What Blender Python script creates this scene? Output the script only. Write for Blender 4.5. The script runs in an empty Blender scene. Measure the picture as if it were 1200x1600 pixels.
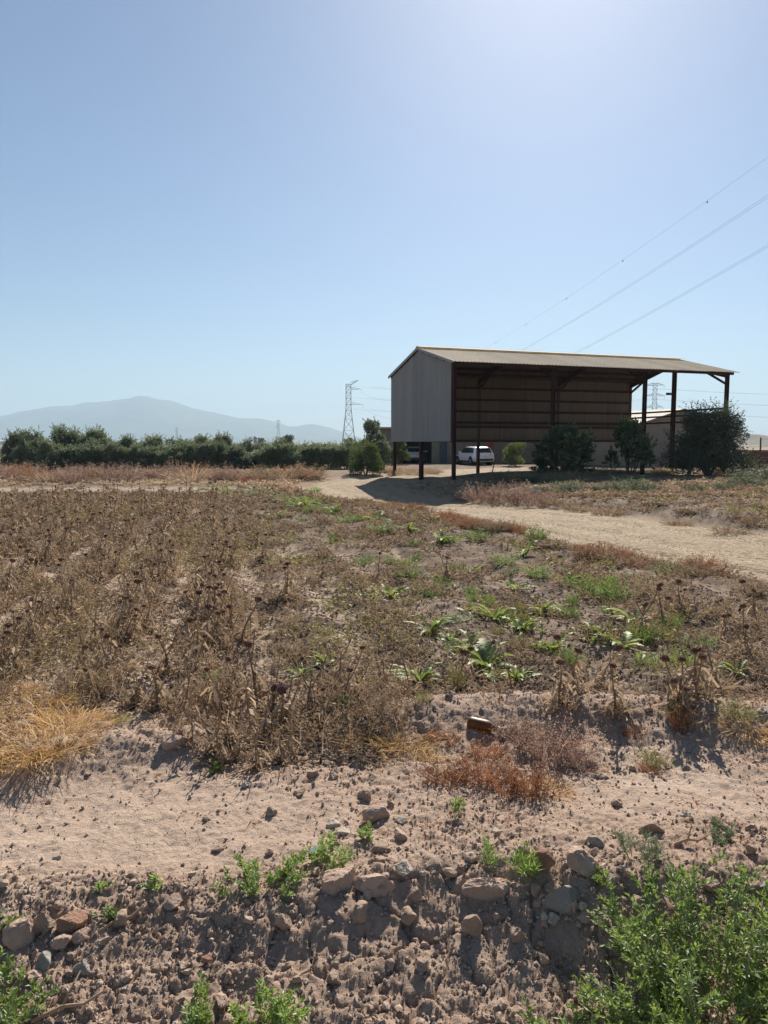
import bpy, math
import numpy as np
from mathutils import Vector, Matrix

R = math.radians
scene = bpy.context.scene
COL = scene.collection

# ------------------------------------------------------------------ camera, sky, sun, exposure
cam_data = bpy.data.cameras.new("camera")
cam = bpy.data.objects.new("camera", cam_data)
COL.objects.link(cam)
cam.location = (0.0, 0.0, 1.75)
cam.rotation_euler = (R(90 - 5.36), 0, 0)
cam_data.sensor_fit = 'VERTICAL'
cam_data.sensor_height = 36.0
cam_data.sensor_width = 27.0
cam_data.lens = 36.0 * 1150 / 1600
cam_data.clip_start = 0.05
cam_data.clip_end = 40000
scene.camera = cam

SUN_EL, SUN_AZ = R(37.0), R(12.5)          # azimuth to the right of the view
world = bpy.data.worlds.new("World")
scene.world = world
world.use_nodes = True
wn = world.node_tree
wn.nodes.clear()
wo = wn.nodes.new('ShaderNodeOutputWorld')
wb = wn.nodes.new('ShaderNodeBackground')
sk = wn.nodes.new('ShaderNodeTexSky')
sk.sky_type = 'NISHITA'
sk.sun_disc = False
sk.sun_elevation = SUN_EL
sk.sun_rotation = SUN_AZ
sk.altitude = 300
sk.air_density = 0.95
sk.dust_density = 0.62
sk.ozone_density = 4.0
wb.inputs['Strength'].default_value = 0.05
wn.links.new(sk.outputs[0], wb.inputs[0])
wn.links.new(wb.outputs[0], wo.inputs[0])

sun_data = bpy.data.lights.new("sun", 'SUN')
sun_data.energy = 5.0
sun_data.angle = R(0.5)
sun_data.color = (1.0, 0.93, 0.83)
sun = bpy.data.objects.new("sun", sun_data)
COL.objects.link(sun)
sd = Vector((math.sin(SUN_AZ) * math.cos(SUN_EL), math.cos(SUN_AZ) * math.cos(SUN_EL), math.sin(SUN_EL)))
sun.rotation_euler = sd.to_track_quat('Z', 'Y').to_euler()
sun.location = (0, 0, 60)

vs = scene.view_settings
vs.view_transform = 'Standard'
vs.look = 'None'
vs.exposure = 0.92
vs.gamma = 1.0
vs.use_curve_mapping = False
scene.cycles.max_bounces = 6
scene.cycles.diffuse_bounces = 3
scene.cycles.transparent_max_bounces = 8
scene.cycles.volume_bounces = 0
scene.cycles.use_denoising = True

# ------------------------------------------------------------------ noise and terrain
#TERRAIN-BEGIN
def hash2(ix, iy, seed):
    h = (ix.astype(np.int64) * 374761393 + iy.astype(np.int64) * 668265263 + seed * 974634777) & 0xffffffff
    h = ((h ^ (h >> 13)) * 1274126177) & 0xffffffff
    h = h ^ (h >> 16)
    return (h & 0xffffff) / float(0xffffff)

def vnoise(x, y, seed=0):
    x = np.asarray(x, float); y = np.asarray(y, float)
    ix = np.floor(x); iy = np.floor(y)
    fx = x - ix; fy = y - iy
    ux = fx * fx * fx * (fx * (fx * 6 - 15) + 10); uy = fy * fy * fy * (fy * (fy * 6 - 15) + 10)
    a = hash2(ix, iy, seed); b = hash2(ix + 1, iy, seed)
    c = hash2(ix, iy + 1, seed); d = hash2(ix + 1, iy + 1, seed)
    return (a + (b - a) * ux) * (1 - uy) + (c + (d - c) * ux) * uy

def fbm(x, y, o=4, seed=0):
    s = 0; a = 0.5; t = 0
    for k in range(o):
        s = s + a * vnoise(x * 2 ** k + 13.7 * k, y * 2 ** k - 7.3 * k, seed + k); t += a; a *= 0.5
    return s / t

def worley(x, y, seed=0):
    ix = np.floor(x); iy = np.floor(y)
    f1 = np.full(x.shape, 9.0); f2 = np.full(x.shape, 9.0); cid = np.zeros(x.shape)
    for dx in (-1, 0, 1):
        for dy in (-1, 0, 1):
            cx = ix + dx; cy = iy + dy
            px = cx + hash2(cx, cy, seed); py = cy + hash2(cx, cy, seed + 7)
            d = np.hypot(px - x, py - y)
            near = d < f1
            f2 = np.where(near, f1, np.minimum(f2, d))
            cid = np.where(near, hash2(cx, cy, seed + 19), cid)
            f1 = np.where(near, d, f1)
    return f1, f2, cid

def sstep(a, b, x):
    t = np.clip((x - a) / (b - a), 0, 1)
    return t * t * (3 - 2 * t)

def gau(x, y, cx, cy, sx, sy):
    return np.exp(-((x - cx) / sx) ** 2 - ((y - cy) / sy) ** 2)

def catmull(pts, n=10):
    P = np.array([pts[0]] + list(pts) + [pts[-1]], float)
    out = []
    for i in range(1, len(P) - 2):
        p0, p1, p2, p3 = P[i - 1], P[i], P[i + 1], P[i + 2]
        for k in range(n):
            t = k / n
            out.append(0.5 * ((2 * p1) + (p2 - p0) * t + (2 * p0 - 5 * p1 + 4 * p2 - p3) * t * t + (3 * p1 - p0 - 3 * p2 + p3) * t ** 3))
    out.append(P[-2])
    return np.array(out)

ROAD = catmull([(23, -9), (14.6, -0.2), (9.2, 7.8), (6.6, 12.3), (5.3, 15.8), (3.95, 19.5), (2.6, 23.8), (0.7, 28.2), (-1.2, 32.6),
                (-1.7, 36.5), (-0.2, 40.3), (2.8, 44.5), (7, 50), (13, 55), (22, 57)], 5)
ROAD_W = 1.95

def road_dist(x, y):
    """distance to the road's centre line and side (+1 = the shed's side)"""
    x = np.asarray(x, float); y = np.asarray(y, float)
    best = np.full(x.shape, 1e9); side = np.ones(x.shape)
    for a, b in zip(ROAD[:-1], ROAD[1:]):
        d = b - a; L2 = d @ d
        t = np.clip(((x - a[0]) * d[0] + (y - a[1]) * d[1]) / L2, 0, 1)
        qx = a[0] + t * d[0] - x; qy = a[1] + t * d[1] - y
        dd = qx * qx + qy * qy
        near = dd < best
        best = np.where(near, dd, best)
        side = np.where(near, np.sign(-(d[0] * (y - a[1]) - d[1] * (x - a[0]))), side)
    return np.sqrt(best), side

def crest_y(x):
    return 2.62 + 0.10 * np.sin(x * 2.1 + 0.6) + 0.05 * np.sin(x * 5.3) + 0.12 * sstep(-0.3, -1.3, x)

def hbase(x, y):
    x = np.asarray(x, float); y = np.asarray(y, float)
    z = np.zeros(x.shape)
    # foreground bank: crest, steep near face, shallow ditch in front of the viewer
    yc = crest_y(x)
    ch = 0.10 - 0.07 * sstep(-0.25, -0.9, x) + 0.04 * gau(x, y * 0, 0.9, 0, 0.5, 1)
    k1 = 0.52 - 0.24 * sstep(-0.30, -0.95, x); lip = 0.15 + 0.22 * sstep(0.35, 0.8, x) + 0.05 * (vnoise(x * 3, y * 0, 6) - .5)
    u = yc - y
    uu = np.maximum(np.sqrt(np.maximum(u, 0) ** 2 + 0.002) - 0.045, 0)
    face = ch - k1 * np.minimum(uu, lip) - 0.20 * np.maximum(uu - lip, 0)
    face = np.maximum(face, -0.50 - 0.1 * (vnoise(x, y, 5) - .5)) + 0.5 * sstep(1.0, 0.0, y)
    back = ch * np.exp(-np.maximum(-u, 0) / 0.55)
    z = z + np.where(u > 0, face, back)
    # the long low berm at the field's edge, and the left mound
    z = z + 0.15 * np.exp(-((y - 4.42 - 0.10 * np.sin(x * 1.7)) / 0.30) ** 2) * sstep(-0.35, 0.15, x)
    z = z + 0.13 * np.exp(-((y - 4.0 - 0.28 * (x + 1.3)) / 0.26) ** 2) * sstep(-0.55, -1.05, x)
    z = z - 0.07 * gau(x, y, -0.75, 4.35, 0.5, 0.35)
    z = z + 0.05 * (fbm(x * 0.9, y * 0.9, 2, 3) - .5) * sstep(0.5, 2.0, y)
    # field, slightly lower towards the road
    z = z - 0.05 * sstep(4.6, 6.0, y)
    d, s = road_dist(x, y)
    dip = -0.06 - 0.24 * sstep(12, 27, y) + 0.22 * sstep(34, 46, y)
    z = z + (dip) * sstep(4.5, 1.6, d) * sstep(5, 8, y)
    sr = (s > 0)
    near = sstep(60, 30, y) * sstep(6, 10, y)
    z = z + np.where(sr, 0.16 * sstep(2.0, 3.6, d) * near * sstep(1.5, 6.0, x), 0.0)
    z = z + np.where(sr, 0.10 * np.exp(-((d - 3.0) / 0.6) ** 2) * (vnoise(x * .8, y * .8, 8)) * near * sstep(5, 7, x), 0)
    z = z - 0.25 * gau(x, y, 1.5, 29.0, 3.5, 4.5)
    z = z + 0.10 * (fbm(x * .11, y * .11, 2, 31) - .5) * sstep(8, 20, y) * sstep(400, 60, y)
    return z
#TERRAIN-END

# ------------------------------------------------------------------ mesh helpers
rng = np.random.default_rng(7)

class Geo:
    """collects vertices, faces, a material slot per face and one 'tint' value per vertex"""
    def __init__(self):
        self.V = []; self.F = []; self.M = []; self.T = []; self.n = 0
    def add(self, V, F, mat=0, tint=0.5):
        V = np.asarray(V, float).reshape(-1, 3); F = np.asarray(F, int)
        if len(V) == 0 or len(F) == 0: return self
        self.V.append(V); self.F.append(F + self.n); self.M.append(np.full(len(F), mat))
        self.T.append(np.broadcast_to(np.asarray(tint, float), (len(V),)).copy())
        self.n += len(V)
        return self
    def box(self, lo, hi, mat=0, tint=0.5):
        x0, y0, z0 = lo; x1, y1, z1 = hi
        V = [(x0,y0,z0),(x1,y0,z0),(x1,y1,z0),(x0,y1,z0),(x0,y0,z1),(x1,y0,z1),(x1,y1,z1),(x0,y1,z1)]
        F = [(0,3,2,1),(4,5,6,7),(0,1,5,4),(1,2,6,5),(2,3,7,6),(3,0,4,7)]
        return self.add(V, F, mat, tint)
    def bar(self, a, b, w, h, mat=0, tint=0.5, up=(0, 0, 1)):
        """rectangular bar from a to b, w across, h along up"""
        a = np.array(a, float); b = np.array(b, float)
        d = (b - a) / np.linalg.norm(b - a); u = np.array(up, float)
        s = np.cross(d, u)
        if np.linalg.norm(s) < 1e-4: s = np.cross(d, (0, 1, 0))
        s /= np.linalg.norm(s); u = np.cross(s, d)
        V = [p + s * i * w / 2 + u * j * h / 2 for p in (a, b) for i, j in ((-1,-1),(1,-1),(1,1),(-1,1))]
        F = [(3,2,1,0),(4,5,6,7),(0,1,5,4),(1,2,6,5),(2,3,7,6),(3,0,4,7)]
        return self.add(V, F, mat, tint)
    def xform(self, M):
        M = np.array(M)
        self.V = [v @ M[:3, :3].T + M[:3, 3] for v in self.V]
        return self
    def mesh(self, name, mats, smooth=False):
        me = bpy.data.meshes.new(name)
        V = np.concatenate(self.V) if self.V else np.zeros((0, 3))
        loops = np.concatenate([f.ravel() for f in self.F]) if self.F else np.zeros(0, int)
        sizes = np.concatenate([np.full(len(f), f.shape[1]) for f in self.F]) if self.F else np.zeros(0, int)
        starts = np.concatenate([[0], np.cumsum(sizes)[:-1]]) if len(sizes) else sizes
        me.vertices.add(len(V)); me.loops.add(len(loops)); me.polygons.add(len(sizes))
        me.vertices.foreach_set('co', V.ravel().astype(np.float32))
        me.loops.foreach_set('vertex_index', loops.astype(np.int32))
        me.polygons.foreach_set('loop_start', starts.astype(np.int32))
        me.polygons.foreach_set('material_index', np.concatenate(self.M).astype(np.int32))
        me.polygons.foreach_set('use_smooth', np.full(len(sizes), bool(smooth)))
        at = me.attributes.new('tint', 'FLOAT', 'POINT')
        at.data.foreach_set('value', np.concatenate(self.T).astype(np.float32))
        for m in (mats if isinstance(mats, (list, tuple)) else [mats]): me.materials.append(m)
        me.update(calc_edges=True)
        return me
    def obj(self, name, mats, parent=None, smooth=False):
        return link(name, self.mesh(name, mats, smooth), parent)

def link(name, me, parent=None):
    o = bpy.data.objects.new(name, me)
    COL.objects.link(o)
    if parent is not None: o.parent = parent
    return o

def tag(o, label=None, cat=None, group=None, kind=None):
    if label: o['label'] = label
    if cat: o['category'] = cat
    if group: o['group'] = group
    if kind: o['kind'] = kind
    return o

def thing(name, label, cat, loc=(0, 0, 0), rz=0, group=None):
    o = link(name, None)
    o.empty_display_size = 0.1
    o.location = loc; o.rotation_euler = (0, 0, rz)
    return tag(o, label, cat, group)

def stuff_part(o):
    o['kind'] = 'stuff'
    return o

def unit(a):
    a = np.asarray(a, float)
    return a / np.maximum(np.linalg.norm(a, axis=-1, keepdims=True), 1e-9)

def sticks(A, B, ra, rb, sides=3):
    A = np.asarray(A, float).reshape(-1, 3); B = np.asarray(B, float).reshape(-1, 3); n = len(A)
    ra = np.broadcast_to(ra, (n,)); rb = np.broadcast_to(rb, (n,))
    d = unit(B - A)
    ref = np.where(np.abs(d[:, 2:3]) > 0.9, np.array([[1., 0, 0]]), np.array([[0, 0, 1.]]))
    s = unit(np.cross(d, ref)); u = np.cross(s, d)
    V = np.zeros((n, 2 * sides, 3))
    for k in range(sides):
        a = 2 * math.pi * k / sides
        o = s * math.cos(a) + u * math.sin(a)
        V[:, k] = A + o * ra[:, None]; V[:, sides + k] = B + o * rb[:, None]
    F = np.array([[k, (k + 1) % sides, sides + (k + 1) % sides, sides + k] for k in range(sides)])
    F = (F[None] + (np.arange(n) * 2 * sides)[:, None, None]).reshape(-1, 4)
    return V.reshape(-1, 3), F

def tube(path, radii, sides=6):
    P = np.asarray(path, float); n = len(P)
    radii = np.broadcast_to(radii, (n,))
    d = unit(np.gradient(P, axis=0))
    ref = np.array([0, 0, 1.]) if abs(d[0][2]) < 0.9 else np.array([1., 0, 0])
    V = []
    for i in range(n):
        s = np.cross(d[i], ref); s = s / max(np.linalg.norm(s), 1e-6); u = np.cross(s, d[i])
        for k in range(sides):
            a = 2 * math.pi * k / sides
            V.append(P[i] + radii[i] * (s * math.cos(a) + u * math.sin(a)))
    F = [[i * sides + k, i * sides + (k + 1) % sides, (i + 1) * sides + (k + 1) % sides, (i + 1) * sides + k] for i in range(n - 1) for k in range(sides)]
    return np.array(V), np.array(F)

def ribbons(P, D, L, W, droop, prof, side=None, r=rng):
    """N bent strips: base P, direction D, length L, width W, droop; prof = widths along the strip"""
    P = np.asarray(P, float).reshape(-1, 3); n = len(P)
    D = unit(np.broadcast_to(D, (n, 3)))
    L = np.broadcast_to(L, (n,)); W = np.broadcast_to(W, (n,)); droop = np.broadcast_to(droop, (n,))
    if side is None: side = unit(np.cross(D, r.normal(size=(n, 3))))
    m = len(prof); t = np.linspace(0, 1, m)
    C = P[:, None] + D[:, None] * (L[:, None] * t)[..., None]
    C[..., 2] -= (droop * L)[:, None] * t ** 2
    w = (W[:, None] * np.asarray(prof)[None])[..., None] * 0.5
    V = np.stack([C - side[:, None] * w, C + side[:, None] * w], axis=2).reshape(n, 2 * m, 3)
    F = np.array([[2 * i, 2 * i + 1, 2 * i + 3, 2 * i + 2] for i in range(m - 1)])
    F = (F[None] + (np.arange(n) * 2 * m)[:, None, None]).reshape(-1, 4)
    return V.reshape(-1, 3), F

def leaves(P, D, L, W, fold=0.25, r=rng, up=None):
    """N folded leaf blades (two quads each, six vertices)"""
    P = np.asarray(P, float).reshape(-1, 3); n = len(P)
    D = unit(D); L = np.broadcast_to(L, (n,))[:, None]; W = np.broadcast_to(W, (n,))[:, None]
    ref = r.normal(size=(n, 3)) if up is None else unit(np.broadcast_to(up, (n, 3)) + 0.35 * r.normal(size=(n, 3)))
    S = unit(np.cross(D, ref)); N = np.cross(S, D)
    mid = P + D * L * 0.45
    V = np.stack([P, mid - S * W * .5 + N * W * fold, mid, mid + S * W * .5 + N * W * fold, P + D * L - N * L * 0.12], axis=1)
    F = np.array([[0, 2, 1], [0, 3, 2], [1, 2, 4], [2, 3, 4]])
    F = (F[None] + (np.arange(n) * 5)[:, None, None]).reshape(-1, 3)
    return V.reshape(-1, 3), F

def ico(sub=1):
    t = (1 + 5 ** .5) / 2
    V = [(-1,t,0),(1,t,0),(-1,-t,0),(1,-t,0),(0,-1,t),(0,1,t),(0,-1,-t),(0,1,-t),(t,0,-1),(t,0,1),(-t,0,-1),(-t,0,1)]
    F = [(0,11,5),(0,5,1),(0,1,7),(0,7,10),(0,10,11),(1,5,9),(5,11,4),(11,10,2),(10,7,6),(7,1,8),(3,9,4),(3,4,2),(3,2,6),(3,6,8),(3,8,9),(4,9,5),(2,4,11),(6,2,10),(8,6,7),(9,8,1)]
    V = [np.array(v) / np.linalg.norm(v) for v in V]
    for _ in range(sub):
        c = {}; nf = []
        def m(a, b):
            k = (min(a, b), max(a, b))
            if k not in c:
                v = V[a] + V[b]; V.append(v / np.linalg.norm(v)); c[k] = len(V) - 1
            return c[k]
        for a, b, d in F:
            x, y, z = m(a, b), m(b, d), m(d, a)
            nf += [(a, x, z), (b, y, x), (d, z, y), (x, y, z)]
        F = nf
    return np.array(V), np.array(F)

def rand_dirs(n, r=rng, zmin=-1.0, zmax=1.0):
    z = r.uniform(zmin, zmax, n); a = r.uniform(0, 2 * math.pi, n); s = np.sqrt(1 - z * z)
    return np.stack([s * np.cos(a), s * np.sin(a), z], 1)

# ------------------------------------------------------------------ materials
class NT:
    def __init__(self, name):
        self.m = bpy.data.materials.new(name); self.m.use_nodes = True
        self.t = self.m.node_tree; self.t.nodes.clear()
        self.out = self.t.nodes.new('ShaderNodeOutputMaterial')
    def n(self, typ, **kw):
        x = self.t.nodes.new(typ)
        for k, v in kw.items(): setattr(x, k, v)
        return x
    def l(self, a, b): self.t.links.new(a, b)
    def noise(self, scale, detail=4, vec=None, rough=0.6):
        x = self.n('ShaderNodeTexNoise'); x.inputs['Scale'].default_value = scale; x.inputs['Detail'].default_value = detail; x.inputs['Roughness'].default_value = rough
        if vec: self.l(vec, x.inputs['Vector'])
        return x.outputs['Fac']
    def math(self, op, a, b=None):
        x = self.n('ShaderNodeMath', operation=op)
        for i, v in enumerate((a, b)):
            if v is None: continue
            if isinstance(v, (int, float)): x.inputs[i].default_value = v
            else: self.l(v, x.inputs[i])
        return x.outputs[0]
    def ramp(self, fac, a, b, c0=(0, 0, 0), c1=(1, 1, 1)):
        x = self.n('ShaderNodeValToRGB'); e = x.color_ramp.elements
        e[0].position = a; e[1].position = b; e[0].color = (*c0, 1); e[1].color = (*c1, 1)
        self.l(fac, x.inputs[0]); return x.outputs[0]
    def mix(self, fac, a, b, blend='MIX'):
        x = self.n('ShaderNodeMix', data_type='RGBA', blend_type=blend)
        for i, v in ((0, fac), (6, a), (7, b)):
            if isinstance(v, (int, float)): x.inputs[i].default_value = v
            elif isinstance(v, tuple): x.inputs[i].default_value = (*v, 1)
            else: self.l(v, x.inputs[i])
        return x.outputs[2]
    def attr(self, name):
        x = self.n('ShaderNodeAttribute'); x.attribute_name = name; return x
    def pos(self): return self.n('ShaderNodeNewGeometry').outputs['Position']
    def objco(self): return self.n('ShaderNodeTexCoord').outputs['Object']
    def rnd(self): return self.n('ShaderNodeObjectInfo').outputs['Random']
    def bump(self, h, strength=0.3, dist=0.01, normal=None):
        x = self.n('ShaderNodeBump'); x.inputs['Strength'].default_value = strength; x.inputs['Distance'].default_value = dist
        self.l(h, x.inputs['Height'])
        if normal: self.l(normal, x.inputs['Normal'])
        return x.outputs[0]
    def principled(self, color, rough=0.8, normal=None, metal=0.0, spec=0.3, **kw):
        x = self.n('ShaderNodeBsdfPrincipled')
        for k, v in (('Base Color', color), ('Roughness', rough), ('Metallic', metal), ('Specular IOR Level', spec)):
            if isinstance(v, tuple): x.inputs[k].default_value = (*v, 1)
            elif isinstance(v, (int, float)): x.inputs[k].default_value = v
            else: self.l(v, x.inputs[k])
        for k, v in kw.items(): x.inputs[k.replace('_', ' ')].default_value = v
        if normal: self.l(normal, x.inputs['Normal'])
        self.l(x.outputs[0], self.out.inputs['Surface'])
        return x

def m_plain(name, col, rough=0.7, metal=0.0, var=0.25, scale=6.0, bump=0.15, spec=0.3):
    t = NT(name)
    co = t.objco()
    nz = t.noise(scale, 5, co)
    c = t.mix(t.ramp(nz, .3, .7), tuple(v * (1 - var) for v in col), tuple(min(1, v * (1 + var)) for v in col))
    t.principled(c, rough, t.bump(t.noise(scale * 6, 3, co), bump, .004), metal, spec)
    return t.m

def m_leaf(name, a, b, trans=0.35, rough=0.6, spread=0.35, gloss=0.06):
    """leaf or dry stalk: colour between a and b by the vertex tint and the object, part of the light passes through"""
    t = NT(name)
    tint = t.attr('tint').outputs['Fac']
    r = t.rnd()
    c = t.mix(tint, a, b)
    v = t.math('ADD', t.math('MULTIPLY', r, spread), 1 - spread / 2)
    hv = t.n('ShaderNodeHueSaturation'); t.l(c, hv.inputs['Color']); t.l(v, hv.inputs['Value'])
    c = hv.outputs[0]
    d = t.n('ShaderNodeBsdfDiffuse'); t.l(c, d.inputs['Color'])
    tr = t.n('ShaderNodeBsdfTranslucent'); t.l(c, tr.inputs['Color'])
    m1 = t.n('ShaderNodeMixShader'); m1.inputs[0].default_value = trans
    t.l(d.outputs[0], m1.inputs[1]); t.l(tr.outputs[0], m1.inputs[2])
    g = t.n('ShaderNodeBsdfGlossy'); g.inputs['Roughness'].default_value = rough; g.inputs['Color'].default_value = (1, 1, 1, 1)
    m2 = t.n('ShaderNodeMixShader'); m2.inputs[0].default_value = gloss
    t.l(m1.outputs[0], m2.inputs[1]); t.l(g.outputs[0], m2.inputs[2])
    t.l(m2.outputs[0], t.out.inputs['Surface'])
    return t.m

# ------------------------------------------------------------------ ground
ROW = 0.82
def rough_mask(x, y):
    """1 where the earth is broken into clods, 0 on the smooth dried-mud flats"""
    flat = gau(x, y, -1.45, 3.32, 1.25, 0.36) + 0.9 * gau(x, y, 1.65, 3.42, 0.85, 0.24) + 0.5 * gau(x, y, -0.9, 2.95, 0.6, 0.16)
    m = 1 - np.clip(flat * 1.25, 0, 1)
    m = np.maximum(m, .62 * sstep(.1, -.05, y - crest_y(x)))
    return np.clip(m * (0.45 + 0.9 * fbm(x * 2.2, y * 2.2, 3, 51)), 0.05, 1.2)

def clods(x, y):
    z = np.zeros(x.shape)
    for s, a, k in ((0.23, 0.08, 1), (0.105, 0.10, 2), (0.052, 0.24, 3), (0.027, 0.46, 4)):
        wx = x / s + 1.1 * (vnoise(x / s * 1.7, y / s * 1.7, 60 + k) - .5); wy = y / s + 1.1 * (vnoise(x / s * 1.7, y / s * 1.7, 80 + k) - .5)
        f1, f2, c = worley(wx, wy, 100 + k)
        z += np.sqrt(np.clip(1 - (f1 / (0.35 + 0.3 * c)) ** 2, 0, 1)) * s * a * np.where(c > .35, c, 0)
    return z

def hfull(x, y):
    z = hbase(x, y)
    near = sstep(9.0, 5.0, y)
    rm = rough_mask(x, y)
    yc = crest_y(x)
    onface = sstep(0.06, -0.02, y - yc)
    z = z + near * rm * clods(x, y) * (1 - .5 * onface)
    # the near face is gullied and cracked
    z = z - onface * 0.05 * np.abs(fbm(x * 6.5, y * 5.4, 5, 71) - .5) * 2 * near
    f1, f2, c = worley(x / .17 + .6 * fbm(x * 9, y * 9, 2, 5), y / .2 + .6 * fbm(x * 9, y * 9, 2, 6), 140)
    z = z - near * onface * 0.022 * sstep(0.07, 0.0, f2 - f1)
    # ploughed, trodden field soil: rough everywhere, rows run away from the viewer
    fld = sstep(4.7, 5.3, y) * sstep(40, 18, y)
    d, s = road_dist(x, y)
    off = sstep(2.2, 3.2, d)
    z = z + fld * off * 0.07 * (fbm(x * 5.5, y * 5.5, 4, 91) - .5)
    z = z + sstep(6, 4, y) * (0.03 * (fbm(x * 8, y * 8, 3, 33) - .5) + 0.012 * (fbm(x * 34, y * 34, 3, 34) - .5))
    z = z + (s > 0) * sstep(7, 10, y) * sstep(36, 28, y) * sstep(2.1, 2.8, d) * 0.13 * (fbm(x * 1.7, y * 1.7, 4, 93) - .5)
    row = np.cos((x * 0.974 + y * 0.225) * 2 * math.pi / ROW)
    z = z + fld * off * 0.028 * row * (s < 0)
    return z

def soil_colour(x, y):
    n1 = fbm(x * 1.3, y * 1.3, 4, 201); n2 = fbm(x * 6, y * 6, 4, 202); n3 = fbm(x * .35, y * .35, 3, 203)
    earth = np.array([.370, .264, .197]); pale = np.array([.450, .342, .264]); dark = np.array([.300, .212, .158])
    def mx(a, b, t): return a + (b - a) * t[..., None]
    c = mx(np.broadcast_to(earth, x.shape + (3,)), dark, sstep(.5, .75, n2) * .6)
    flat = 1 - np.clip(rough_mask(x, y), 0, 1)
    c = mx(c, pale, np.clip(flat * .75 + .5 * sstep(.55, .75, n1), 0, 1))
    # field
    fsoil = np.array([.100, .068, .048]); fpale = np.array([.40, .305, .23])
    fc = mx(np.broadcast_to(fsoil, x.shape + (3,)), np.array([.175, .12, .082]), sstep(.35, .7, n2))
    left = sstep(0.6, -0.8, x - 0.03 * y)
    rw_ = .5 + .5 * np.cos((x * .974 + y * .225) * 2 * math.pi / ROW)
    fc = mx(fc, fpale, sstep(.46, .60, n1 * .5 + n2 * .42 + .20 * (.5 - rw_) + .05) * (0.35 + .6 * left) * sstep(16, 9, y))
    c = mx(c, fc, sstep(4.55, 5.0, y + .35 * (n1 - .5)))
    d, s = road_dist(x, y)
    road = np.array([.33, .255, .175])
    c = mx(c, road * .92, sstep(3.2, 2.1, d + .8 * (n2 - .5)) * sstep(5, 7, y))
    # beyond the road: pale crusted verge, then tilled brown ground, dusty yard by the shed
    far = ((s > 0) & (y > 6)).astype(float) * sstep(1.8, 2.6, d)
    verge = mx(np.broadcast_to(np.array([.195, .143, .100]), x.shape + (3,)), np.array([.092, .066, .047]), sstep(.34, .52, n2))
    till = mx(np.broadcast_to(np.array([.185, .128, .085]), x.shape + (3,)), np.array([.115, .080, .055]), sstep(.4, .6, n2))
    g = mx(verge, till, sstep(3.6, 5.0, d + (n1 - .5) * 2))
    yard = mx(np.broadcast_to(np.array([.27, .202, .135]), x.shape + (3,)), np.array([.175, .128, .085]), sstep(.4, .65, n2))
    yd = np.clip(sstep(11, 7, x) * sstep(22, 25, y) + sstep(28, 33, y), 0, 1)
    g = mx(g, yard, yd)
    c = mx(c, g, far)
    # pale farm track along the olive rows and dry ground past it
    tr = np.exp(-((y - 30.0 - 0.10 * x) / 1.3) ** 2) * sstep(-2, -5, x)
    c = mx(c, np.array([.36, .28, .205]), tr * .8)
    c = mx(c, np.array([.20, .142, .092]), sstep(33, 36, y) * (s < 0) * sstep(-1, -4, x))
    plain = mx(np.broadcast_to(np.array([.24, .185, .125]), x.shape + (3,)), np.array([.14, .13, .075]), sstep(.45, .6, fbm(x * .004, y * .012, 3, 9)))
    c = mx(c, plain, sstep(75, 95, y))
    return c

def make_ground():
    ys = [-300, -120, -50, -20, -9, -4, -2, -1, 0, .4, .7, 1.0, 1.3, 1.5]
    y = 1.6
    while y < 6: ys.append(y); y += 0.0030 * y
    while y < 16: ys.append(y); y += 0.0060 * y
    while y < 70: ys.append(y); y += 0.016 * y
    while y < 9500: ys.append(y); y *= 1.12
    ys.append(9500.)
    ys = np.array(ys)
    u = np.linspace(-1, 1, 540)
    g = np.array([.0004, .0012, .003, .007, .016, .04, .1, .25, .55, 1.0])
    w = 0.60 * np.maximum(ys, 0) + 0.7
    inner = u[None] * w[:, None]
    outer = w[:, None] + (9600 - w[:, None]) * g[None]
    X = np.concatenate([-outer[:, ::-1], inner, outer], 1)
    Y = np.repeat(ys[:, None], X.shape[1], 1)
    Z = hfull(X.ravel(), Y.ravel())
    d, s = road_dist(X.ravel(), Y.ravel())
    Z = Z - 0.035 * sstep(ROAD_W + .05, ROAD_W - .25, d) * sstep(70, 60, Y.ravel())
    Z = np.where((Y.ravel() > 200) | (np.abs(X.ravel()) > 300), 0, Z)
    nr, nc = X.shape
    V = np.stack([X.ravel(), Y.ravel(), Z], 1)
    i = np.arange(nr - 1)[:, None] * nc + np.arange(nc - 1)[None]
    F = np.stack([i, i + 1, i + nc + 1, i + nc], -1).reshape(-1, 4)
    G_ = Geo().add(V, F)
    me = G_.mesh('ground', M_GROUND, True)
    c = soil_colour(X.ravel(), Y.ravel())
    at = me.attributes.new('soil', 'FLOAT_COLOR', 'POINT')
    at.data.foreach_set('color', np.concatenate([c, np.ones((len(c), 1))], 1).astype(np.float32).ravel())
    flat = 1 - np.clip(rough_mask(X.ravel(), Y.ravel()), 0, 1)
    me.attributes['tint'].data.foreach_set('value', flat.astype(np.float32))
    return tag(link('ground', me), kind='structure')

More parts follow.
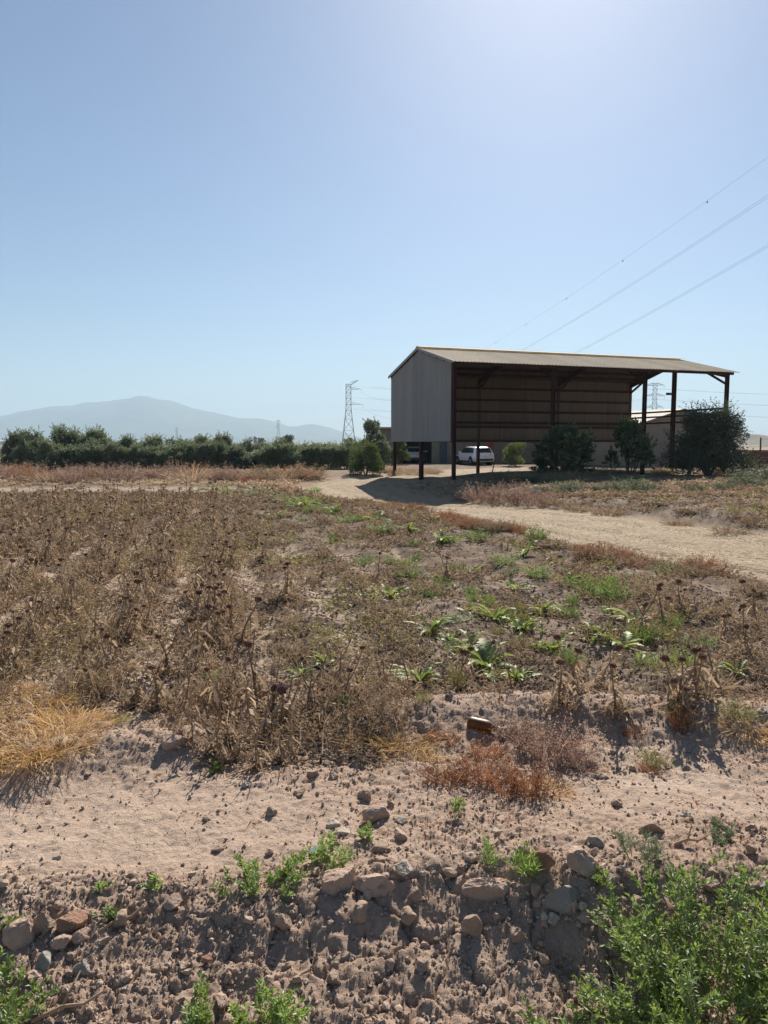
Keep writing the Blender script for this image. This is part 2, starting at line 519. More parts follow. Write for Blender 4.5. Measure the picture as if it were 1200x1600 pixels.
def m_ground():
    t = NT('earth')
    p = t.pos()
    soil = t.attr('soil').outputs['Color']; flat = t.attr('tint').outputs['Fac']
    fine = t.noise(55, 6, p, .7); grain = t.noise(320, 3, p, .7)
    v = t.math('ADD', t.math('MULTIPLY', fine, .8), .6)
    hv = t.n('ShaderNodeHueSaturation'); t.l(soil, hv.inputs['Color']); t.l(v, hv.inputs['Value'])
    # small pale and dark grit
    gr = t.ramp(t.noise(140, 2, p), .62, .68)
    c = t.mix(t.math('MULTIPLY', gr, .35), hv.outputs[0], (.52, .43, .35))
    # cracked mud plates on the flats
    wv = t.n('ShaderNodeVectorMath', operation='ADD'); nzc = t.n('ShaderNodeTexNoise'); nzc.inputs['Scale'].default_value = 14
    t.l(p, nzc.inputs['Vector']); sc = t.n('ShaderNodeVectorMath', operation='SCALE'); sc.inputs['Scale'].default_value = .05
    t.l(nzc.outputs['Color'], sc.inputs[0]); t.l(p, wv.inputs[0]); t.l(sc.outputs[0], wv.inputs[1])
    vo = t.n('ShaderNodeTexVoronoi', feature='DISTANCE_TO_EDGE'); vo.inputs['Scale'].default_value = 17; t.l(wv.outputs[0], vo.inputs['Vector'])
    crack = t.math('MULTIPLY', t.ramp(vo.outputs['Distance'], 0.0, 0.045), flat)
    b1 = t.bump(crack, .5, .008)
    b2 = t.bump(fine, .8, .014, b1)
    b3 = t.bump(grain, .7, .004, b2)
    t.principled(c, .95, b3, spec=.12)
    return t.m
M_GROUND = m_ground()
make_ground()

def m_road():
    t = NT('gravel_track')
    p = t.pos()
    n1 = t.noise(1.2, 5, p); n2 = t.noise(38, 5, p, .75)
    vo = t.n('ShaderNodeTexVoronoi'); vo.inputs['Scale'].default_value = 19; t.l(p, vo.inputs['Vector'])
    rut = t.attr('tint').outputs['Fac']
    c = t.mix(t.ramp(n1, .3, .7), (.245, .183, .118), (.315, .24, .158))
    c = t.mix(t.math('MULTIPLY', rut, .6), c, (.355, .275, .185))
    c = t.mix(t.math('MULTIPLY', t.ramp(n2, .5, .8), .6), c, (.18, .134, .088))
    cc = t.n('ShaderNodeHueSaturation'); t.l(c, cc.inputs['Color']); sep = t.n('ShaderNodeSeparateColor'); t.l(vo.outputs['Color'], sep.inputs[0])
    t.l(t.math('ADD', t.math('ADD', t.math('MULTIPLY', sep.outputs[0], .75), .35), t.math('MULTIPLY', t.noise(4.5, 5, p, .7), .55)), cc.inputs['Value'])
    t.principled(cc.outputs[0], .92, t.bump(t.math('ADD', n2, vo.outputs['Distance']), .8, .02), spec=.15)
    return t.m
M_ROAD = m_road()

def make_road():
    C = catmull(ROAD, 10)
    T = unit(np.gradient(C, axis=0)); N = np.stack([-T[:, 1], T[:, 0]], 1)
    k = 41; lat = np.linspace(-1, 1, k)
    s = np.arange(len(C)) * .15
    wl = ROAD_W + .18 * (fbm(s * 1.1, s * 0, 4, 301) - .5) * 2
    wr = ROAD_W + .2 * (fbm(s * .9, s * 0 + 5, 4, 302) - .5) * 2
    W = np.where(lat[None] < 0, wl[:, None], wr[:, None])
    X = C[:, :1] + N[:, :1] * lat[None] * W; Y = C[:, 1:] + N[:, 1:] * lat[None] * W
    Z = hbase(X, Y)
    rut = np.exp(-((np.abs(lat) - .42 - .05 * np.sin(s * .6)[:, None]) / .16) ** 2)
    Z = Z + .02 - .055 * rut + .03 * (fbm(X * 2, Y * 2, 3, 303) - .5) + .012 * (vnoise(X * 9, Y * 9, 304) - .5)
    edge = np.clip((np.abs(lat) - .86) / .14, 0, 1)
    Z = Z - .06 * edge[None] ** 1.5
    nr = len(C)
    i = np.arange(nr - 1)[:, None] * k + np.arange(k - 1)[None]
    F = np.stack([i, i + 1, i + k + 1, i + k], -1).reshape(-1, 4)
    g = Geo().add(np.stack([X, Y, Z], -1).reshape(-1, 3), F[:, ::-1], 0, rut.ravel())
    return tag(g.obj('dirt_road', M_ROAD, None, True), kind='structure')
make_road()

# ------------------------------------------------------------------ far mountains and hills
def ridge_mesh(name, prof, y0, depth, mat, seed, nx=420, ny=46, rough=.25):
    prof = np.array(prof, float)
    x = np.linspace(prof[0, 0], prof[-1, 0], nx); v = np.linspace(-1, 1, ny)
    top = np.interp(x, prof[:, 0], prof[:, 1])
    top = top * (1 + .10 * (fbm(x / depth * 9, x * 0, 5, seed + 9) - .5))
    X = np.repeat(x[:, None], ny, 1); Vv = np.repeat(v[None], nx, 0)
    Y = y0 + depth * Vv
    spur = fbm(X / depth * 3.2, Y / depth * 2.0, 5, seed)
    shape = np.clip(1 - np.abs(Vv) ** 1.25, 0, 1)
    wob = (1 - rough * 2.6 * np.abs(Vv) ** .6 * (spur * 1.6 - .3).clip(0, 1.2))
    Z = top[:, None] * shape * wob + top[:, None] * .035 * (fbm(X / depth * 14, Y / depth * 14, 3, seed + 3) - .5)
    Z = np.where(np.abs(Vv) > .97, -3, Z)
    i = np.arange(nx - 1)[:, None] * ny + np.arange(ny - 1)[None]
    F = np.stack([i, i + ny, i + ny + 1, i + 1], -1).reshape(-1, 4)
    return tag(Geo().add(np.stack([X, Y, Z], -1).reshape(-1, 3), F).obj(name, mat, None, True), kind='structure')

def m_hill(name, a, b, s):
    t = NT(name); n = t.noise(s, 6, t.pos())
    t.principled(t.mix(t.ramp(n, .35, .65), a, b), .95, spec=.1)
    return t.m
MD = 7000.
mp = [(-420,690),(-300,676),(-180,668),(-90,661),(0,655),(40,641),(90,634),(120,631),(150,625),(190,621),(215,619),(232,620),(250,623),(268,624),(300,636),(340,645),(375,653),(400,654),(422,657),(455,666),(490,661),(515,666),(540,676),(570,685),(620,691.5)]
M_MTN = m_hill('mountain_scrub', (.07, .085, .07), (.14, .135, .10), .003)
ridge_mesh('mountain', [((a - 600) / 1150 * MD, (692 - b) / 1150 * MD) for a, b in mp], MD, 1700, M_MTN, 401)
fp = [(-300,691.5),(-120,684),(40,686),(150,683),(300,686),(420,682),(500,686),(600,690),(700,691.5)]
ridge_mesh('foothills', [((a - 600) / 1150 * 4800, (692 - b) / 1150 * 4800) for a, b in fp], 4800, 500, M_MTN, 402, 140, 24)
hp = [(1080,691.5),(1120,683),(1150,676),(1172,674.5),(1200,678),(1240,676),(1300,672),(1380,680),(1500,691)]
ridge_mesh('low_hills', [((a - 600) / 1150 * 900, (692 - b) / 1150 * 900) for a, b in hp], 900, 110, m_hill('bare_hill', (.12, .10, .075), (.19, .155, .115), .05), 403, 80, 24)

def make_haze():
    g = Geo().box((-9900, -400, -2.0), (9900, 9900, 500))
    t = NT('hazy_air')
    v = t.n('ShaderNodeVolumePrincipled')
    v.inputs['Color'].default_value = (.59, .795, .95, 1)
    v.inputs['Density'].default_value = 0.0002
    v.inputs['Anisotropy'].default_value = 0.12
    t.l(v.outputs[0], t.out.inputs['Volume'])
    return tag(g.obj('haze', t.m), kind='stuff')
make_haze()

# ------------------------------------------------------------------ the open farm shed
def m_sheet(name, col, dirt):
    t = NT(name)
    mp = t.n('ShaderNodeMapping'); t.l(t.pos(), mp.inputs[0]); mp.inputs['Scale'].default_value = (5, 5, .35)
    n1 = t.noise(1.3, 5, mp.outputs[0]); n2 = t.noise(.6, 4, t.pos())
    c = t.mix(t.ramp(n1, .42, .75), col, dirt)
    v = t.math('ADD', t.math('ADD', t.math('MULTIPLY', t.rnd(), .16), .84), t.math('MULTIPLY', n2, .12))
    hv = t.n('ShaderNodeHueSaturation'); t.l(c, hv.inputs['Color']); t.l(v, hv.inputs['Value'])
    t.principled(hv.outputs[0], .85, None, 0, .08)
    return t.m
M_SHEET = m_sheet('beige_sheet_metal', (.385, .39, .38), (.32, .32, .31))
M_ROOF = m_sheet('weathered_roof_sheet', (.62, .53, .40), (.52, .43, .315))
M_INNER = m_sheet('shade_brown_inner_sheet', (.225, .185, .145), (.175, .14, .107))  # inner faces: shade inside the shed put into the sheet colour
M_UNDER = m_plain('shade_dark_roof_underside', (.10, .082, .068), .8, .0, .2, 1.2, .05, .2)  # underside colour darkened to carry the shade under the roof
M_STEEL = m_plain('oxide_red_steel', (.060, .021, .017), .8, .0, .35, 3.0, .2, .3)
M_GALV = m_plain('galvanised_steel', (.36, .38, .40), .5, .3, .15, 2.0, .1, .4)

SH_A = R(19.2)                       # the shed's long axis, from +X
SHO = np.array([3.30, 35.45, 0.0])   # near front corner
SL, SW = 16.65, 8.55                 # length, width
EAVE, RIDGE, CLAD = 5.62, 6.70, 1.82
ZB = -0.35
shed = thing('farm_shed', 'tall open-fronted farm shed of beige corrugated sheets on red-brown steel posts', 'shed', tuple(SHO), SH_A)

def sheet(L, width, n_rib=5, depth=.035):
    """a trapezoidal sheet in the XY plane: ribs run along Y, length L, width along X"""
    p = width / n_rib
    xs, zs = [], []
    for k in range(n_rib):
        xs += [k * p, k * p + .55 * p, k * p + .65 * p, k * p + .90 * p]; zs += [0, 0, depth, depth]
    xs.append(width); zs.append(0)
    xs, zs = np.array(xs), np.array(zs); n = len(xs)
    V = np.concatenate([np.stack([xs, np.full(n, 0.), zs], 1), np.stack([xs, np.full(n, L), zs], 1)])
    F = np.array([[i, i + 1, n + i + 1, n + i] for i in range(n - 1)])
    V2 = V - [0, 0, .004]
    g = Geo().add(V, F).add(V2, F[:, ::-1], 1)
    e = np.array([[i, n * 2 + i, n * 2 + i + 1, i + 1] for i in range(n - 1)])
    g.F.append(np.concatenate([e, e[:, ::-1] + n])); g.M.append(np.zeros(len(g.F[-1])))
    return g

def rotm(ex, ey, ez, o):
    M = np.eye(4); M[:3, 0] = ex; M[:3, 1] = ey; M[:3, 2] = ez; M[:3, 3] = o
    return M

# local frame: x along the length, y to the back, z up
def add_post(x, y, ztop, w=.145):
    g = Geo()
    g.box((x - w / 2, y - .10, ZB), (x - w / 2 + .018, y + .10, ztop)); g.box((x + w / 2 - .018, y - .10, ZB), (x + w / 2, y + .10, ztop))
    g.box((x - w / 2 + .018, y - .012, ZB), (x + w / 2 - .018, y + .012, ztop))
    return g.obj('post', M_STEEL, shed)
bays = [.11, SL / 3, 2 * SL / 3, SL - .11]
for bx_ in bays:
    add_post(bx_, .11, EAVE - .1); add_post(bx_, SW - .11, EAVE - .1)
for bx_ in (bays[0], bays[-1]):
    add_post(bx_, SW / 2, RIDGE - .2, .20)
def roofz(y): return EAVE + (RIDGE - EAVE) * (1 - abs(y - SW / 2) / (SW / 2))
for bx_ in bays:
    for a, b in ((.1, SW / 2), (SW - .1, SW / 2)):
        Geo().bar((bx_, a, roofz(a) - .20), (bx_, b, roofz(b) - .20), .14, .26).obj('rafter', M_STEEL, shed)
        s = 1 if a < b else -1
        Geo().bar((bx_, a + s * .10, EAVE - .62), (bx_, a + s * 1.55, roofz(a + s * 1.55) - .30), .09, .11).obj('haunch_brace', M_STEEL, shed)
for y in (.05, .95, 1.85, 2.75, 3.65, SW - 3.65, SW - 2.75, SW - 1.85, SW - .95, SW - .05):
    Geo().bar((-.1, y, roofz(y) - .085), (SL + .25, y, roofz(y) - .085), .07, .15).obj('purlin', M_STEEL, shed)
for z in (5.05, 4.35, 3.65, 2.98, 2.72, CLAD + .05):
    Geo().bar((.2, SW - .255, z), (SL - .22, SW - .255, z), .07, .13 if z > 3 else .15).obj('girt', M_STEEL, shed)
for z in (3.66, 3.36, 2.98):
    Geo().bar((SL - .11, .25, z), (SL - .11, SW - .25, z), .08, .10).obj('girt', M_STEEL, shed)
for z in (5.2, 4.1, 3.0, CLAD + .08):
    Geo().bar((.16, .25, z), (.16, SW - .25, z), .08, .10).obj('girt', M_STEEL, shed)
# cladding: each sheet one panel
NW = 17
pw = SL / NW
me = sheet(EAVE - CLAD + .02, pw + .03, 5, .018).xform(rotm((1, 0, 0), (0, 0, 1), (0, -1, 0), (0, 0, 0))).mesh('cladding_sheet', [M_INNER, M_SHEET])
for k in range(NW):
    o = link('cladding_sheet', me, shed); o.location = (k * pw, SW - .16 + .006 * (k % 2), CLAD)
NG = 10
gw = SW / NG
for k in range(NG):
    y0, y1 = k * gw, (k + 1) * gw
    g = sheet(1.0, gw + (.03 if k < NG - 1 else 0), 5, .045)
    for A in g.V:                                    # stretch each sheet to its sloping top
        A[:, 1] = A[:, 1] * (np.array([roofz(y0 + x) for x in A[:, 0]]) - .10 - CLAD)
    g.xform(rotm((0, 1, 0), (0, 0, 1), (-1, 0, 0), (-.045 + .006 * (k % 2), y0, CLAD)))
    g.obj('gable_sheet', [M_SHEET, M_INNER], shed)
g = Geo().bar((-.065, -.03, CLAD), (-.065, -.03, EAVE - .1), .09, .09, 0, .5, (1, 0, 0)); g.obj('corner_flashing', M_STEEL, shed)
# roof
NR = 17
rw = (SL + .55) / NR
slope = math.hypot(SW / 2 + .22, (RIDGE - EAVE) * (SW / 2 + .22) / (SW / 2))
th = math.atan2(RIDGE - EAVE, SW / 2)
c, s = math.cos(th), math.sin(th)
mf = sheet(slope, rw + .02, 5, .028)
f1 = Geo(); f1.V = [v.copy() for v in mf.V]; f1.F = mf.F; f1.M = mf.M; f1.T = mf.T; f1.n = mf.n
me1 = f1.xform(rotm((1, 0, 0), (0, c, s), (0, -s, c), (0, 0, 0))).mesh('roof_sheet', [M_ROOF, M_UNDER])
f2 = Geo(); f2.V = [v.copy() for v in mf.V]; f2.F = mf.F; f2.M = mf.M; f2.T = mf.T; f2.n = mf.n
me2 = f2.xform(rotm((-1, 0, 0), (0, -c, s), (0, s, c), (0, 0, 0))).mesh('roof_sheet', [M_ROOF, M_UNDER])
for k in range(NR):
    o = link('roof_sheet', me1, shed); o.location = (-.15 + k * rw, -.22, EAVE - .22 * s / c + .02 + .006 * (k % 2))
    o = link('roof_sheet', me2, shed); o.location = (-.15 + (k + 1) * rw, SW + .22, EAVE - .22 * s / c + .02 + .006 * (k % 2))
g = Geo(); g.bar((-.16, SW / 2 - .14, RIDGE + .105), (SL + .42, SW / 2 - .14, RIDGE + .105), .30, .012, 0, .5, (0, -s, c)); g.bar((-.16, SW / 2 + .14, RIDGE + .105), (SL + .42, SW / 2 + .14, RIDGE + .105), .30, .012, 0, .5, (0, s, c))
g.obj('ridge_cap', M_ROOF, shed)
for a, b in ((-.22, SW / 2), (SW + .22, SW / 2)):
    g = Geo().bar((-.165, a, roofz(a) + .0 if a > 0 else EAVE - .22 * s / c), (-.165, b, RIDGE), .05, .13); g.obj('barge_board', M_SHEET, shed)
# flood lamp on the gable post of the open end
g = Geo().box((SL - .62, SW / 2 - .10, 4.62), (SL - .34, SW / 2 + .10, 4.76)); g.bar((SL - .36, SW / 2, 4.70), (SL - .20, SW / 2, 4.80), .03, .03)
g.obj('flood_lamp', m_plain('dark_grey_metal', (.07, .07, .075), .5), shed)

# ------------------------------------------------------------------ buildings behind
M_RENDER = m_plain('aged_beige_render', (.25, .205, .155), .9, 0, .22, .8, .3, .1)
M_GREYWALL = m_plain('grey_block_render', (.25, .21, .168), .9, 0, .15, .9, .3, .1)
M_DOOR = m_plain('slate_blue_door', (.075, .09, .115), .5)
M_ROOFL = m_plain('pale_fibre_cement', (.40, .36, .30), .8, 0, .12, 1.0, .1, .2)
M_DARKIN = m_plain('dark_plaster', (.10, .09, .08), .95)  # walls inside the garage, darker than the outer render
M_STONE = m_plain('sandy_stone', (.23, .18, .13), .9, 0, .28, 5.0, .4, .1)

def low_building():
    o = thing('farm_outbuilding', 'long low beige farm outbuilding with slate door and open garage, behind the shed', 'outbuilding', (0.2, 65.2, -.1), R(4))
    # local: x along the front, y back; openings: garage 1.2-4.0, door 4.75-5.45
    H_ = 3.1
    def w(x0, x1, z0, z1, m=M_RENDER): return Geo().box((x0, 0, z0), (x1, .3, z1)).obj('wall', m, o)
    w(-.6, 1.1, 0, H_); w(4.05, 4.72, 0, H_); w(5.42, 6.9, 0, H_)
    w(1.1, 4.05, 2.45, H_); w(4.72, 5.42, 2.15, H_)
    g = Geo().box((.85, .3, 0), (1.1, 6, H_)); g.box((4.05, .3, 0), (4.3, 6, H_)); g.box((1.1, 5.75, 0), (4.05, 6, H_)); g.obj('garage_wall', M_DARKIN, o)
    Geo().box((4.735, .10, 0.02), (5.405, .16, 2.13)).obj('door', M_DOOR, o)
    Geo().box((4.66, -.05, 0), (4.735, .0, 2.2)).obj('door_frame', M_GREYWALL, o); Geo().box((5.405, -.05, 0), (5.48, .0, 2.2)).obj('door_frame', M_GREYWALL, o)
    # stone wing to the right: courses of blocks set proud of the wall
    Geo().box((6.9, .04, 0), (18.6, .34, H_ - .1)).obj('wall', M_STONE, o)
    r = np.random.default_rng(5)
    protos = [Geo().box((0, 0, 0), (a, .05, .27)).mesh('stone_block', M_STONE) for a in (.44, .56, .68, .8)]
    z = .02; row = 0
    while z < 2.0:
        x = 6.92 - r.uniform(0, .3) * 0
        while x < 18.5:
            k = r.integers(0, 4); a = (.44, .56, .68, .8)[k]
            if x + a > 18.58: break
            if x < 10.6:
                b = link('stone_block', protos[k], o); b.location = (x, -.01 - r.uniform(0, .02), z)
            x += a + .022
        z += .292; row += 1
    g = Geo().box((-.9, -.35, H_), (18.8, 6.6, H_ + .14)); g.obj('roof_slab', M_ROOFL, o)
    return o
low_building()

def right_shed():
    o = thing('block_barn', 'grey block barn with pale low-pitched roof seen through the open end of the shed', 'barn', (19.8, 57.0, -.1), R(32))
    # gable on local x (0..9.5), length along +y
    Wd, Ln, e, rr = 9.6, 15., 3.35, 4.5
    V = [(0,0,0),(Wd,0,0),(Wd,0,e),(Wd/2,0,rr),(0,0,e)]
    g = Geo().add(V + [(a, b + .25, c) for a, b, c in V], [(0,1,6,5),(1,2,7,6),(2,3,8,7),(3,4,9,8),(4,0,5,9)])
    g.add(V, [(0,1,2,3,4)]); g.add([(a, b + .25, c) for a, b, c in V], [(4,3,2,1,0)])
    g.obj('gable_wall', M_GREYWALL, o)
    Geo().box((0, .25, 0), (.25, Ln, e)).obj('wall', M_GREYWALL, o); Geo().box((Wd - .25, .25, 0), (Wd, Ln, e)).obj('wall', M_GREYWALL, o)
    sl = math.hypot(Wd / 2, rr - e); n_ = 15
    for sgn in (-1, 1):
        for k in range(n_):
            y0 = -.3 + k * (Ln + .3) / n_; y1 = y0 + (Ln + .3) / n_ - .02
            xa = Wd / 2; xb = -.35 if sgn < 0 else Wd + .35
            zb = e - .35 * (rr - e) / (Wd / 2)
            g = Geo().add([(xa, y0, rr + .05), (xa, y1, rr + .05), (xb, y1, zb + .05), (xb, y0, zb + .05), (xa, y0, rr + .11), (xa, y1, rr + .11), (xb, y1, zb + .11), (xb, y0, zb + .11)],
                          [(0,1,2,3),(7,6,5,4),(0,3,7,4),(1,5,6,2),(3,2,6,7),(0,4,5,1)])
            g.obj('roof_sheet', M_ROOFL, o)
    return o
right_shed()

# brick-red wall, fence and yard things at the far right
o = tag(Geo().box((0, 0, -.2), (22, .25, 1.15)).box((0, -.04, 1.15), (22, .29, 1.24)).obj('boundary_wall', m_plain('red_brick_wash', (.20, .095, .068), .9, 0, .25, 2.0, .3, .1)),
        'low brick-red boundary wall behind the wire fence at far right', 'wall')
o.location = (25.2, 53.0, 0); o.rotation_euler = (0, 0, R(-6))
fn = thing('wire_fence', 'wire fence on thin dark posts past the big olive bush', 'fence', (24.2, 47.5, 0), R(-4))
M_DARKM = m_plain('dark_iron', (.045, .04, .04), .6)
for k in range(7):
    Geo().bar((k * 1.6, 0, -.3), (k * 1.6, 0, 2.1), .07, .07).obj('fence_post', M_DARKM, fn)
for z in (.4, .8, 1.2, 1.6, 2.0):
    Geo().add(*sticks([(0, 0, z)], [(9.6, 0, z)], .012, .012)).obj('fence_wire', M_DARKM, fn)

# ------------------------------------------------------------------ cars
M_WHITE = NT('white_car_paint'); M_WHITE.principled((.80, .81, .82), .22, None, 0, .5, Coat_Weight=.6); M_WHITE = M_WHITE.m
M_SILVER = NT('silver_car_paint'); M_SILVER.principled((.42, .43, .44), .32, None, .5, .5, Coat_Weight=.5); M_SILVER = M_SILVER.m
M_GLASSD = NT('tinted_car_glass'); M_GLASSD.principled((.012, .015, .02), .08, None, 0, .6); M_GLASSD = M_GLASSD.m
M_TYRE = m_plain('tyre_rubber', (.018, .018, .018), .85)
M_RIM = m_plain('alloy_rim', (.42, .43, .44), .35, .6)
M_TRIM = m_plain('black_plastic_trim', (.025, .025, .027), .6)
M_TAIL = NT('red_tail_lens'); M_TAIL.principled((.30, .012, .015), .15, None, 0, .5); M_TAIL = M_TAIL.m
M_PLATE = m_plain('number_plate', (.7, .7, .68), .5)

def car(name, label, loc, rz, paint):
    """estate-like car, x forward, y left, on its wheels"""
    o = thing(name, label, 'car', loc, rz, 'cars parked behind the shed')
    # stations along x: x, half width low, z low, z belt, half width belt, roof half width, roof z
    st = [(-2.20, .74, .42, .86, .70), (-2.14, .84, .30, .96, .80), (-1.70, .90, .26, .98, .86), (-.6, .91, .24, .95, .885), (.6, .91, .24, .92, .885),
          (1.15, .90, .25, .90, .865), (1.65, .87, .27, .82, .80), (2.08, .78, .32, .70, .68), (2.20, .60, .40, .60, .52)]
    V, F = [], []
    for x, wl, zl, zb, wb in st:
        ring = [(x, -wl * .9, zl), (x, -wl, zl + .14), (x, -wl * 1.01, (zl + zb) / 2 + .05), (x, -wb, zb), (x, -wb * .6, zb + .035), (x, 0, zb + .05),
                (x, wb * .6, zb + .035), (x, wb, zb), (x, wl * 1.01, (zl + zb) / 2 + .05), (x, wl, zl + .14), (x, wl * .9, zl)]
        V += ring
    m = 11
    for i in range(len(st) - 1):
        for k in range(m):
            F.append((i * m + k, (i + 1) * m + k, (i + 1) * m + (k + 1) % m, i * m + (k + 1) % m))
    g = Geo().add(V, F); g.add(V[:m], [tuple(range(m))]); g.add(V[-m:], [tuple(range(m - 1, -1, -1))])
    body = g.obj('body', paint, o, False)
    # cabin: rear slope to windscreen
    cb = [(-2.10, .74, .97, .74, .99), (-1.72, .79, .96, .64, 1.38), (-1.45, .80, .95, .63, 1.455), (-.2, .83, .93, .65, 1.49), (.35, .83, .92, .62, 1.45), (1.22, .80, .90, .72, .93)]
    V, F = [], []
    for x, wb, zb, wr, zr in cb:
        V += [(x, -wb, zb), (x, -wr - .015, zr - .05), (x, -wr * .8, zr), (x, 0, zr + .015), (x, wr * .8, zr), (x, wr + .015, zr - .05), (x, wb, zb)]
    for i in range(len(cb) - 1):
        for k in range(6): F.append((i * 7 + k, (i + 1) * 7 + k, (i + 1) * 7 + k + 1, i * 7 + k + 1))
    Geo().add(V, F).obj('cabin', paint, o, False)
    def quad(name, pts, off, mat):
        P = np.array(pts, float); n = np.cross(P[1] - P[0], P[2] - P[0]); n = n / np.linalg.norm(n)
        g = Geo().add(np.concatenate([P + n * off, P - n * .01]), [(0,1,2,3),(7,6,5,4),(0,4,5,1),(1,5,6,2),(2,6,7,3),(3,7,4,0)])
        return g.obj(name, mat, o)
    quad('rear_window', [(-2.09, -.64, 1.00), (-1.78, -.58, 1.36), (-1.78, .58, 1.36), (-2.09, .64, 1.00)][::-1], .02, M_GLASSD)
    quad('windscreen', [(1.14, -.70, .97), (1.14, .70, .97), (.42, .58, 1.41), (.42, -.58, 1.41)], .02, M_GLASSD)
    for s in (-1, 1):
        a = [(-1.62, s * .795, 1.00), (-.75, s * .815, .985), (-.75, s * .665, 1.41), (-1.48, s * .655, 1.37)]
        b = [(-.68, s * .815, .985), (.95, s * .815, .965), (.30, s * .665, 1.39), (-.68, s * .665, 1.41)]
        for q in (a, b): quad('side_window', q if s < 0 else q[::-1], .022, M_GLASSD)
        # sill and wheel-arch trim
        Geo().bar((-1.0, s * .905, .30), (.9, s * .905, .30), .05, .12).obj('sill_trim', M_TRIM, o)
        Geo().box((.72, s * .88 - .02, .98), (.92, s * 1.02 if s > 0 else s * .88 + .02, 1.10)).obj('mirror', paint, o) if s > 0 else Geo().box((.72, -1.02, .98), (.92, -.86, 1.10)).obj('mirror', paint, o)
        quad('tail_light', [(-2.185, s * .42, .80), (-2.13, s * .80, .82), (-2.11, s * .79, .95), (-2.165, s * .42, .92)] if s < 0 else [(-2.185, s * .42, .80), (-2.165, s * .42, .92), (-2.11, s * .79, .95), (-2.13, s * .80, .82)], .03, M_TAIL)
        quad('headlight', [(2.10, s * .42, .58), (2.04, s * .74, .60), (1.96, s * .74, .72), (2.06, s * .42, .70)] if s > 0 else [(2.10, s * .42, .58), (2.06, s * .42, .70), (1.96, s * .74, .72), (2.04, s * .74, .60)], .03, M_PLATE)
        for x in (-1.36, 1.36):
            P = [(x, s * .73, .33), (x, s * .93, .33)]
            n_ = 20
            ring = lambda r, y: [(x + r * math.cos(2 * math.pi * k / n_), y, .33 + r * math.sin(2 * math.pi * k / n_)) for k in range(n_)]
            y0, y1 = s * .70, s * .925
            arch = Geo().add(ring(.40, s * .60) + ring(.40, s * .915), [(k, (k + 1) % n_, n_ + (k + 1) % n_, n_ + k) for k in range(n_)]); arch.add(ring(.40, s * .915), [tuple(range(n_))]); arch.obj('wheel_arch', M_TRIM, o)
            V = ring(.33, y0) + ring(.335, y0 + (y1 - y0) * .3) + ring(.335, y0 + (y1 - y0) * .9) + ring(.30, y1) + ring(.22, y1)
            ty = Geo().add(V, [(j * n_ + k, j * n_ + (k + 1) % n_, (j + 1) * n_ + (k + 1) % n_, (j + 1) * n_ + k) for j in range(4) for k in range(n_)]).obj('wheel', M_TYRE, o)
            rg = Geo().add(ring(.22, y1 - s * .01) + [(x, y1 - s * .03, .33)], [(k, (k + 1) % n_, n_) for k in range(n_)])
            for j in range(5):
                a_ = 2 * math.pi * j / 5 + .3
                rg.bar((x, y1, .33), (x + .2 * math.cos(a_), y1, .33 + .2 * math.sin(a_)), .05, .03, 0, .5, (0, 1, 0))
            rg.obj('rim', M_RIM, ty)
    Geo().box((-2.235, -.72, .36), (-2.14, .72, .52)).obj('rear_bumper', M_TRIM, o)
    Geo().box((-2.225, -.26, .62), (-2.17, .26, .73)).obj('number_plate', M_PLATE, o)
    Geo().box((-1.98, -.55, 1.385), (-1.66, .55, 1.41)).obj('roof_spoiler', paint, o)
    return o
car('parked_car', 'white estate car parked nose-left under the shed, tail towards the viewer', (7.45, 61.2, float(hbase(7.4, 61.))), R(90 + 17), M_WHITE)
car('parked_car', 'silver car half hidden in the shaded garage behind the shed post', (2.85, 67.4, float(hbase(2.8, 67.)) + .0), R(90 - 8), M_SILVER)

# ------------------------------------------------------------------ pylons and lines
M_LAT = m_plain('pylon_galvanised', (.30, .31, .32), .6, .2)
def lattice(name, label, loc, rz, Hh, wb, wt, waist, arms, group, r=.10):
    """square lattice tower; arms = (height, length, side, rise)"""
    o = thing(name, label, 'pylon', loc, rz, group)
    hw = lambda z: (wb + (wt - wb) * min(z / waist, 1)) / 2
    zs = [0]
    while zs[-1] < Hh - .6:
        zs.append(min(Hh, zs[-1] + max(1.6, 1.15 * 2 * hw(zs[-1]))))
    for sx in (-1, 1):
        for sy in (-1, 1):
            A = [(sx * hw(z), sy * hw(z), z) for z in zs]
            g = Geo().add(*sticks(A[:-1], A[1:], r, r)); g.obj('leg', M_LAT, o)
    A, B = [], []
    for z0, z1 in zip(zs[:-1], zs[1:]):
        a, b = hw(z0), hw(z1)
        for f in range(4):
            q = [(-1,-1),(1,-1),(1,1),(-1,1)]
            p0, p1 = q[f], q[(f + 1) % 4]
            A += [(p0[0]*a, p0[1]*a, z0), (p1[0]*a, p1[1]*a, z0), (p0[0]*b, p0[1]*b, z1)]
            B += [(p1[0]*b, p1[1]*b, z1), (p0[0]*b, p0[1]*b, z1), (p1[0]*b, p1[1]*b, z1)]
    Geo().add(*sticks(A, B, r * .55, r * .55)).obj('bracing', M_LAT, o)
    for z, L, sd, rise in arms:
        h = hw(z); A, B = [], []
        tip = (sd * L, 0, z + rise)
        for sy in (-1, 1):
            A += [(sd * h, sy * h, z), (sd * h, sy * h, z + 1.6)]; B += [tip, tip]
            for k in (1, 2, 3):
                t = k / 4
                A.append(tuple(np.array((sd * h, sy * h, z)) * (1 - t) + np.array(tip) * t)); B.append(tuple(np.array((sd * h, sy * h, z + 1.6)) * (1 - t + .12) + np.array(tip) * (t - .12)))
        Geo().add(*sticks(A, B, r * .7, r * .7)).obj('cross_arm', M_LAT, o)
        if rise <= .3: Geo().add(*sticks([tip], [(tip[0], 0, tip[2] - 2.2)], .09, .09)).obj('insulator', M_LAT, o)
    return o
